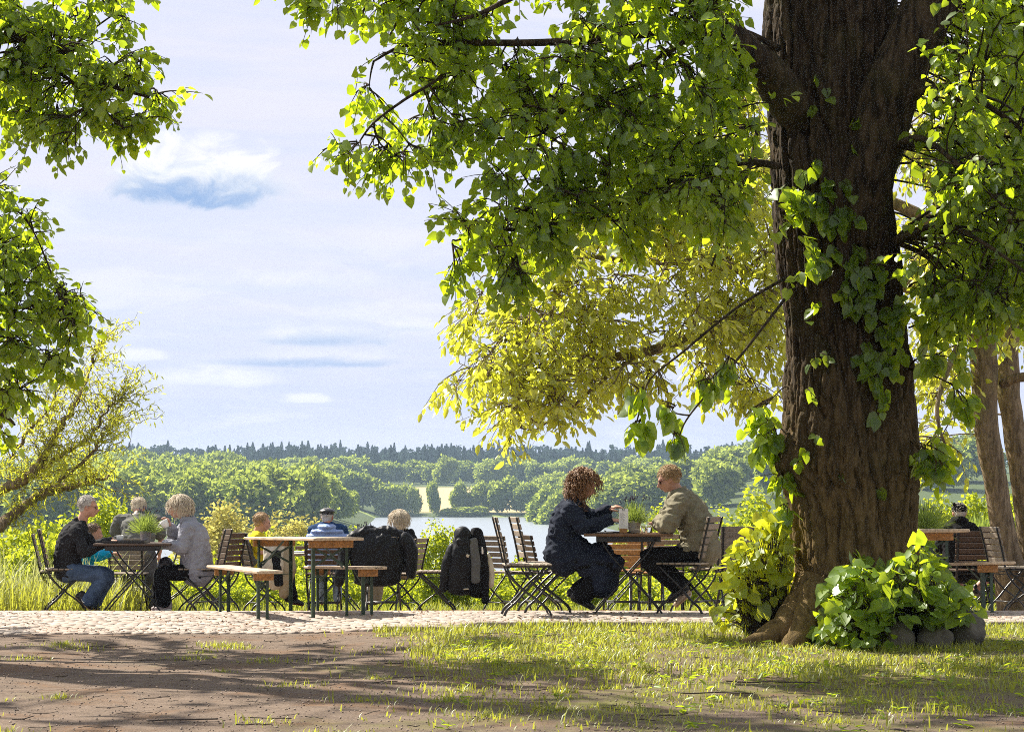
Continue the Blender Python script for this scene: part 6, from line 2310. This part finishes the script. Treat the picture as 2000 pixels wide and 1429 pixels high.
# ---------------------------------------------------------------- fair haired man in yellow
d = 29.8
J = joints(Z2, d, dict(head=(662, 400, 0), neck=(620, 500, 0), chest=(600, 610, 0), waist=(600, 730, 0), hip=(620, 830, 0), sN=(590, 560, -.18), sF=(620, 550, .18), eN=(640, 690, -.22), wN=(720, 650, -.05), eF=(700, 680, .2), wF=(780, 650, .1),
                       hN=(640, 840, -.10), hF=(640, 840, .10), kN=(900, 890, -.10), aN=(960, 1150, -.08), kF=(910, 890, .12), aF=(930, 1160, .12)))
r, pf = person('fair haired man in a yellow shirt turned towards the man in the vest', d, 510, J, V3((.92, .32, -.16)), V3((.05, 0, 1)), 'yellow', 'black', 'skin', .011, [('N', V3((1, .1, -.1)), V3((0, .2, -1)), 1, .9)], 1.05, .195, hair='blond', hairfn=short_hair(.35, -.35, 1.0, 340, .03, 7),
               names=('shirt', 'trousers'), short_sleeve=True, thigh=(.095, .075, .07))
part('vest', [loft([J['hip'] + V3((-.04, 0, .05)), J['waist'] + V3((-.05, 0, 0)), J['chest'] + V3((-.045, 0, 0)), J['neck'] + V3((-.03, 0, -.06))], [.20, .195, .205, .13], [.135, .13, .125, .085])], .013, C_['ash'], r, .01)
shoe(r, P(*Z2(930, 1190), d - .08), P(*Z2(1060, 1215), d - .08), .10, C_['shoe'], C_['dark_red'])

# ---------------------------------------------------------------- man in the blue quilted vest
d = 30.0
J = joints(Z2, d, dict(head=(1296, 350, .04), neck=(1298, 415, 0), chest=(1300, 520, 0), waist=(1300, 670, 0), hip=(1300, 815, 0), sN=(1165, 470, 0), sF=(1440, 470, 0), eN=(1120, 610, .12), wN=(1170, 560, .36), eF=(1490, 620, .12), wF=(1420, 560, .36),
                       hN=(1240, 850, .02), hF=(1370, 850, .02), kN=(1230, 890, .42), aN=(1245, 1180, .38), kF=(1395, 890, .42), aF=(1395, 1180, .30)))
r, pf = person('man in dark flat cap and pale blue quilted vest with his back turned', d, 640, J, V3((.1, .98, -.05)), V3((0, .05, 1)), 'dark_blue', 'pale_jeans', 'skin_red', .011, [], 1.05, .215, V3((1, 0, 0)), 'grey_hair', short_hair(.5, -.2, .95, 120, .02, 8), names=('shirt', 'trousers'))
prv = []
for i in range(9):
    t_ = i / 8
    c = J['hip'].lerp(J['neck'], t_ * .93)
    wv = np.interp(t_, [0, .4, .75, .9, 1], [.235, .23, .25, .18, .10])
    prv.append(loft([c - V3((wv * .95, 0, 0)), c, c + V3((wv * .95, 0, 0))], [.036, .042, .036], [.13, .20, .13], UP, 4, 14))
part('quilted_vest', prv, .011, C_['vest'], r, .006, (20, 20, 14), 1)
flat_cap(r, J['head'], V3((.1, .98, .0)), V3((0, .05, 1)), C_['leather'])

# ---------------------------------------------------------------- white haired woman in black
d = 29.5
J = joints(Z3, d, dict(head=(765, 312, 0), neck=(770, 400, 0), chest=(790, 520, 0), waist=(800, 680, 0), hip=(800, 830, 0), sN=(690, 470, -.02), sF=(870, 470, .02), eN=(650, 640, .12), wN=(680, 560, .34), eF=(920, 640, .1), wF=(880, 560, .34),
                       hN=(750, 850, .0), hF=(850, 850, 0), kN=(480, 860, .30), aN=(450, 1180, .24), kF=(560, 870, .32), aF=(500, 1180, .28)))
r, pf = person('white blond woman in a black jacket looking out over the lake', d, 782, J, V3((-.25, .95, -.1)), V3((0, .05, 1)), 'black', 'khaki', 'skin', .012, [], 1.05, .19, V3((1, 0, 0)), 'white_hair', bob_hair(9, .09, 460), thigh=(.10, .085, .085))

# ---------------------------------------------------------------- woman in the dark blue coat
d = 22.25
J = joints(Z4, d, dict(head=(806, 268, 0), neck=(735, 395, 0), chest=(668, 530, 0), waist=(630, 700, 0), hip=(640, 835, 0), sN=(690, 468, -.17), sF=(715, 452, .17), eN=(812, 600, -.21), wN=(1000, 540, -.10), eF=(905, 530, .20), wF=(985, 455, .14),
                       hN=(660, 845, -.09), hF=(665, 845, .10), kN=(1010, 885, -.10), aN=(775, 1150, -.07), kF=(1020, 885, .12), aF=(740, 1120, .12)))
r, pf = person('curly haired woman in long dark blue coat leaning over the menu card', d, 1090, J, V3((.88, -.12, -.42)), V3((.35, 0, 1)), 'navy', 'black', 'skin', .009,
               [('N', V3((1, .05, -.05)), V3((.0, .3, -1)), 1, .9), ('F', V3((1, -.1, .30)), V3((.2, .2, -1)), -1, .7)], 1.02, .18, hair='curl', hairfn=curly_hair, names=('coat', 'trousers'), sleeve=(.075, .066, .055), thigh=(.095, .085, .095), top_amp=.016,
               top_prims=lambda J, pf: [loft([J['hip'] + V3((-.03, 0, .06)), J['hip'] + V3((.02, 0, -.05))], [.20, .20], [.16, .14]),
                                        loft([J['hip'] + V3((.02, -.10, .0)), J['kN'].lerp(J['hN'], .5) + V3((0, 0, .02)), J['kN'] + V3((.05, 0, .01))], [.10, .10, .09], [.10, .095, .075]),
                                        loft([J['hip'] + V3((.02, .10, .0)), J['kF'].lerp(J['hF'], .5) + V3((0, 0, .02)), J['kF'] + V3((.05, 0, .01))], [.10, .10, .09], [.10, .095, .075]),
                                        loft([P(*Z4(690, 720), 22.25), P(*Z4(830, 800), 22.25), P(*Z4(960, 865), 22.25)], [.15, .15, .14], [.12, .09, .07]), loft([P(*Z4(880, 850), 22.25), P(*Z4(935, 940), 22.25), P(*Z4(940, 1045), 22.25)], [.18, .20, .21], [.20, .165, .15]),
                                        loft([J['neck'] + V3((.03, -.07, -.01)), J['neck'] + V3((-.05, -.04, .01)), J['neck'] + V3((-.05, .04, .01)), J['neck'] + V3((.03, .07, -.01))], [.028] * 4)])
shoe(r, P(*Z4(700, 1165), d - .07), P(*Z4(872, 1245), d - .08), .105, C_['shoe'], C_['shoe'], name='boot')
shoe(r, P(*Z4(668, 1130), d + .12), P(*Z4(815, 1215), d + .12), .105, C_['shoe'], C_['shoe'], name='boot')

# ---------------------------------------------------------------- man in the beige shirt
d = 22.2
J = joints(Z4, d, dict(head=(1462, 225, 0), neck=(1530, 320, 0), chest=(1620, 470, 0), waist=(1690, 640, 0), hip=(1710, 795, 0), sN=(1548, 402, -.19), sF=(1530, 385, .19), eN=(1452, 578, -.26), wN=(1388, 560, -.04), eF=(1440, 560, .24), wF=(1385, 560, .10),
                       hN=(1700, 815, -.10), hF=(1690, 815, .10), kN=(1300, 838, -.12), aN=(1545, 1060, -.10), kF=(1310, 835, .14), aF=(1590, 1090, .10)))
r, pf = person('man in sunglasses and beige overshirt with head bowed at the folding table', d, 1350, J, V3((-.93, -.06, -.34)), V3((-.32, 0, 1)), 'beige', 'black', 'skin', .009, [('N', V3((-1, .2, -.1)), V3((0, .1, -1)), -1, 1.2), ('F', V3((-1, -.2, -.1)), V3((0, -.1, -1)), 1, 1.2)],
               1.12, .21, hair='blond', hairfn=short_hair(.45, -.25, 1.03, 480, .05, 12), names=('overshirt', 'trousers'), sleeve=(.09, .083, .062), thigh=(.098, .09, .088), top_amp=.018,
               top_prims=lambda J, pf: [loft([J['hip'] + V3((.02, 0, .0)), J['waist'], J['chest'] + V3((.02, 0, 0))], [.215, .22, .225], [.17, .165, .15]), loft([P(*Z4(1600, 780), 22.2), P(*Z4(1600, 845), 22.2)], [.19, .18], [.10, .07]),
                                        loft([J['neck'] + V3((-.03, -.06, .0)), J['neck'] + V3((.045, -.04, .015)), J['neck'] + V3((.045, .04, .015)), J['neck'] + V3((-.03, .06, .0))], [.028] * 4)])
spectacles(pf, C_['lens'], r, .022, True)
for k, dd in (('N', -.10), ('F', .10)):
    part('sock', [loft([J['k' + k].lerp(J['a' + k], .86), J['a' + k] + V3((.03, 0, -.04))], [.046, .042])], .009, C_['sock'], r)
shoe(r, P(*Z4(1618, 1085), d - .10), P(*Z4(1470, 1185), d - .11), .105, C_['shoe'], C_['shoe'])
shoe(r, P(*Z4(1640, 1120), d + .10), P(*Z4(1525, 1222), d + .10), .105, C_['pale_shoe'], C_['tan'])

# ---------------------------------------------------------------- capped man in black at the right
d = 26.9
J = joints(Z7, d, dict(head=(625, 230, .03), neck=(625, 320, 0), chest=(632, 450, 0), waist=(635, 640, 0), hip=(640, 800, 0), sN=(470, 420, 0), sF=(795, 420, 0), eN=(415, 600, .12), wN=(480, 580, .38), eF=(840, 620, .12), wF=(790, 590, .38),
                       hN=(570, 830, .02), hF=(720, 830, .02), kN=(470, 870, .40), aN=(690, 1060, .32), kF=(960, 890, .36), aF=(790, 1060, .26)))
r, pf = person('man in black cap, black jacket and shorts seated with his back turned', d, 1875, J, V3((.05, .99, -.1)), V3((0, .05, 1)), 'black', 'charcoal', 'skin', .011, [], 1.15, .21, V3((1, 0, 0)), 'grey_hair', short_hair(.5, -.2, .93, 120, .02, 14), names=('jacket', 'shorts'), shin_skin=True, thigh=(.105, .09, .09),
               top_prims=lambda J, pf: [loft([J['neck'] + V3((-.07, .0, .01)), J['neck'] + V3((0, -.055, .02)), J['neck'] + V3((.07, .0, .01))], [.035] * 3), loft([J['hip'] + V3((0, 0, -.08)), J['waist']], [.19, .19], [.14, .14])])
c = J['head']
part('cap', [ell(c + V3((0, -.01, .05)), (.088, .105, .068)), ell(c + V3((0, .11, .035)), (.07, .07, .012)), ell(c + V3((-.07, -.05, .105)), (.018, .03, .022))], .009, C_['black'], r, .0, (20, 20, 20), 2)
shoe(r, P(*Z7(700, 1090), d + .30), P(*Z7(640, 1125), d + .40), .1, C_['shoe'], C_['shoe'])
shoe(r, P(*Z7(790, 1090), d + .24), P(*Z7(830, 1125), d + .34), .1, C_['shoe'], C_['shoe'])

# ================================================================ hung clothes and bags
def hung(name, label, loc, parts, cat='jacket'):
    root = thing(name, tuple(loc), label, cat)
    for (nm, prims, m_, amp) in parts:
        part(nm, prims, .010, m_, root, amp * .85, (9, 9, 6))
    return root


d = 28.15
L = lambda x, y, o=0: P(*Z3(x, y), d + o)
hung('draped_jacket', 'large black jacket draped over a chair back behind the beer bench', L(520, 700), [
    ('jacket_body', [loft([L(530, 450, .06), L(525, 560, -.02), L(530, 760, -.02), L(540, 960, .0)], [.29, .335, .31, .28], [.05, .075, .08, .07], V3((1, 0, 0))), loft([L(270, 480), L(420, 425, .04), L(530, 440, .05), L(650, 425, .04), L(800, 475)], [.05, .062, .055, .062, .05], None, UP)], C_['jacket_black'], .022),
    ('sleeve', [loft([L(265, 500), L(190, 660, -.03), L(120, 980, -.02)], [.075, .07, .055], None, V3((1, 0, 0)))], C_['jacket_black'], .014),
    ('sleeve', [loft([L(815, 500), L(890, 620, -.03), L(895, 890, -.02)], [.085, .082, .06], None, V3((1, 0, 0)))], C_['jacket_black'], .014),
    ('collar', [loft([L(400, 410, .06), L(460, 385, .06), L(520, 410, .06)], [.025, .03, .025])], C_['jacket_black'], .004)])
d = 27.4
hung('hung_jacket', 'black hooded rain jacket hanging over the chair beside the lake shrub', L(1440, 750), [
    ('jacket_body', [loft([L(1450, 520), L(1440, 680, -.03), L(1425, 860, -.03), L(1420, 1040, 0)], [.10, .125, .14, .14], [.10, .11, .10, .09], V3((1, 0, 0)))], C_['jacket_black'], .02),
    ('hood', [ell(L(1448, 465, -.02), (.10, .10, .10)), ell(L(1455, 540, -.10), (.085, .04, .05))], C_['jacket_black'], .012),
    ('sleeve', [loft([L(1350, 600), L(1290, 760, -.03), L(1245, 1040, 0)], [.06, .062, .05], None, V3((1, 0, 0)))], C_['jacket_black'], .014),
    ('patch', [loft([L(1490, 680, -.12), L(1515, 690, -.12)], [.022, .022], [.012, .012], UP)], C_['offwhite'], 0),
    ('hem_patch', [loft([L(1445, 1045, -.09), L(1515, 1042, -.09)], [.012, .012], [.012, .012], UP)], C_['offwhite'], 0)])
hung('hung_jacket', 'second dark jacket with a grey panel and white tab on the same chair', L(1620, 750), [
    ('jacket_body', [loft([L(1590, 440, .06), L(1620, 600, .03), L(1630, 850, .03), L(1600, 1080, .03)], [.07, .085, .09, .10], [.09, .09, .09, .08], V3((1, 0, 0)))], C_['black'], .018),
    ('grey_panel', [loft([L(1560, 520, -.07), L(1585, 720, -.08), L(1590, 960, -.07)], [.05, .055, .05], [.03, .03, .03], V3((1, 0, 0)))], C_['ash'], .01),
    ('sleeve', [loft([L(1660, 640, .02), L(1680, 860, .0), L(1690, 1170, 0)], [.05, .055, .045], None, V3((1, 0, 0)))], C_['black'], .012),
    ('white_tab', [loft([L(1660, 590, -.08), L(1662, 665, -.08)], [.014, .014], [.008, .008], V3((1, 0, 0)))], M['white'], 0)])
hung('cloth_bag', 'pale cloth bag hanging behind the dark jackets', L(1740, 850), [
    ('bag', [loft([L(1715, 680, .12), L(1735, 820, .12), L(1745, 990, .12)], [.03, .055, .05], [.05, .07, .06], V3((1, 0, 0)))], C_['offwhite'], .01)], 'bag')
d = 29.2
L2 = lambda x, y, o=0: P(*Z2(x, y), d + o)
hung('hung_jacket', 'beige jacket with a broad black stripe hanging behind the beer table', L2(820, 850), [
    ('jacket_body', [loft([L2(800, 600), L2(800, 780, -.03), L2(790, 950, -.03), L2(770, 1000, 0)], [.15, .17, .16, .13], [.07, .09, .09, .07], V3((1, 0, 0)))], C_['offwhite'], .02),
    ('sleeve', [loft([L2(900, 640), L2(920, 860, -.05), L2(870, 1100, -.02)], [.075, .085, .06], None, V3((1, 0, 0)))], C_['khaki'], .016),
    ('black_panel', [loft([L2(800, 690, -.10), L2(805, 850, -.11), L2(825, 1000, -.10)], [.055, .06, .055], [.03, .03, .03], V3((1, 0, 0)))], C_['black'], .01)])
# ================================================================ haze over the lake and the hills
m, t, out = mat_new('haze')
pv = t.node('ShaderNodeVolumePrincipled')
pv.inputs['Color'].default_value = (0.58, 0.78, 1.0, 1)
pv.inputs['Density'].default_value = 0.00016
pv.inputs['Anisotropy'].default_value = 0.2
t.l.new(pv.outputs[0], out.inputs['Volume'])
hz = MB().box((0, 2020, 7.0), (4860, 4420, 62)).build('haze', m)
tag(hz, 'thin blue haze over the lake and the wooded hills', 'haze', kind='stuff')
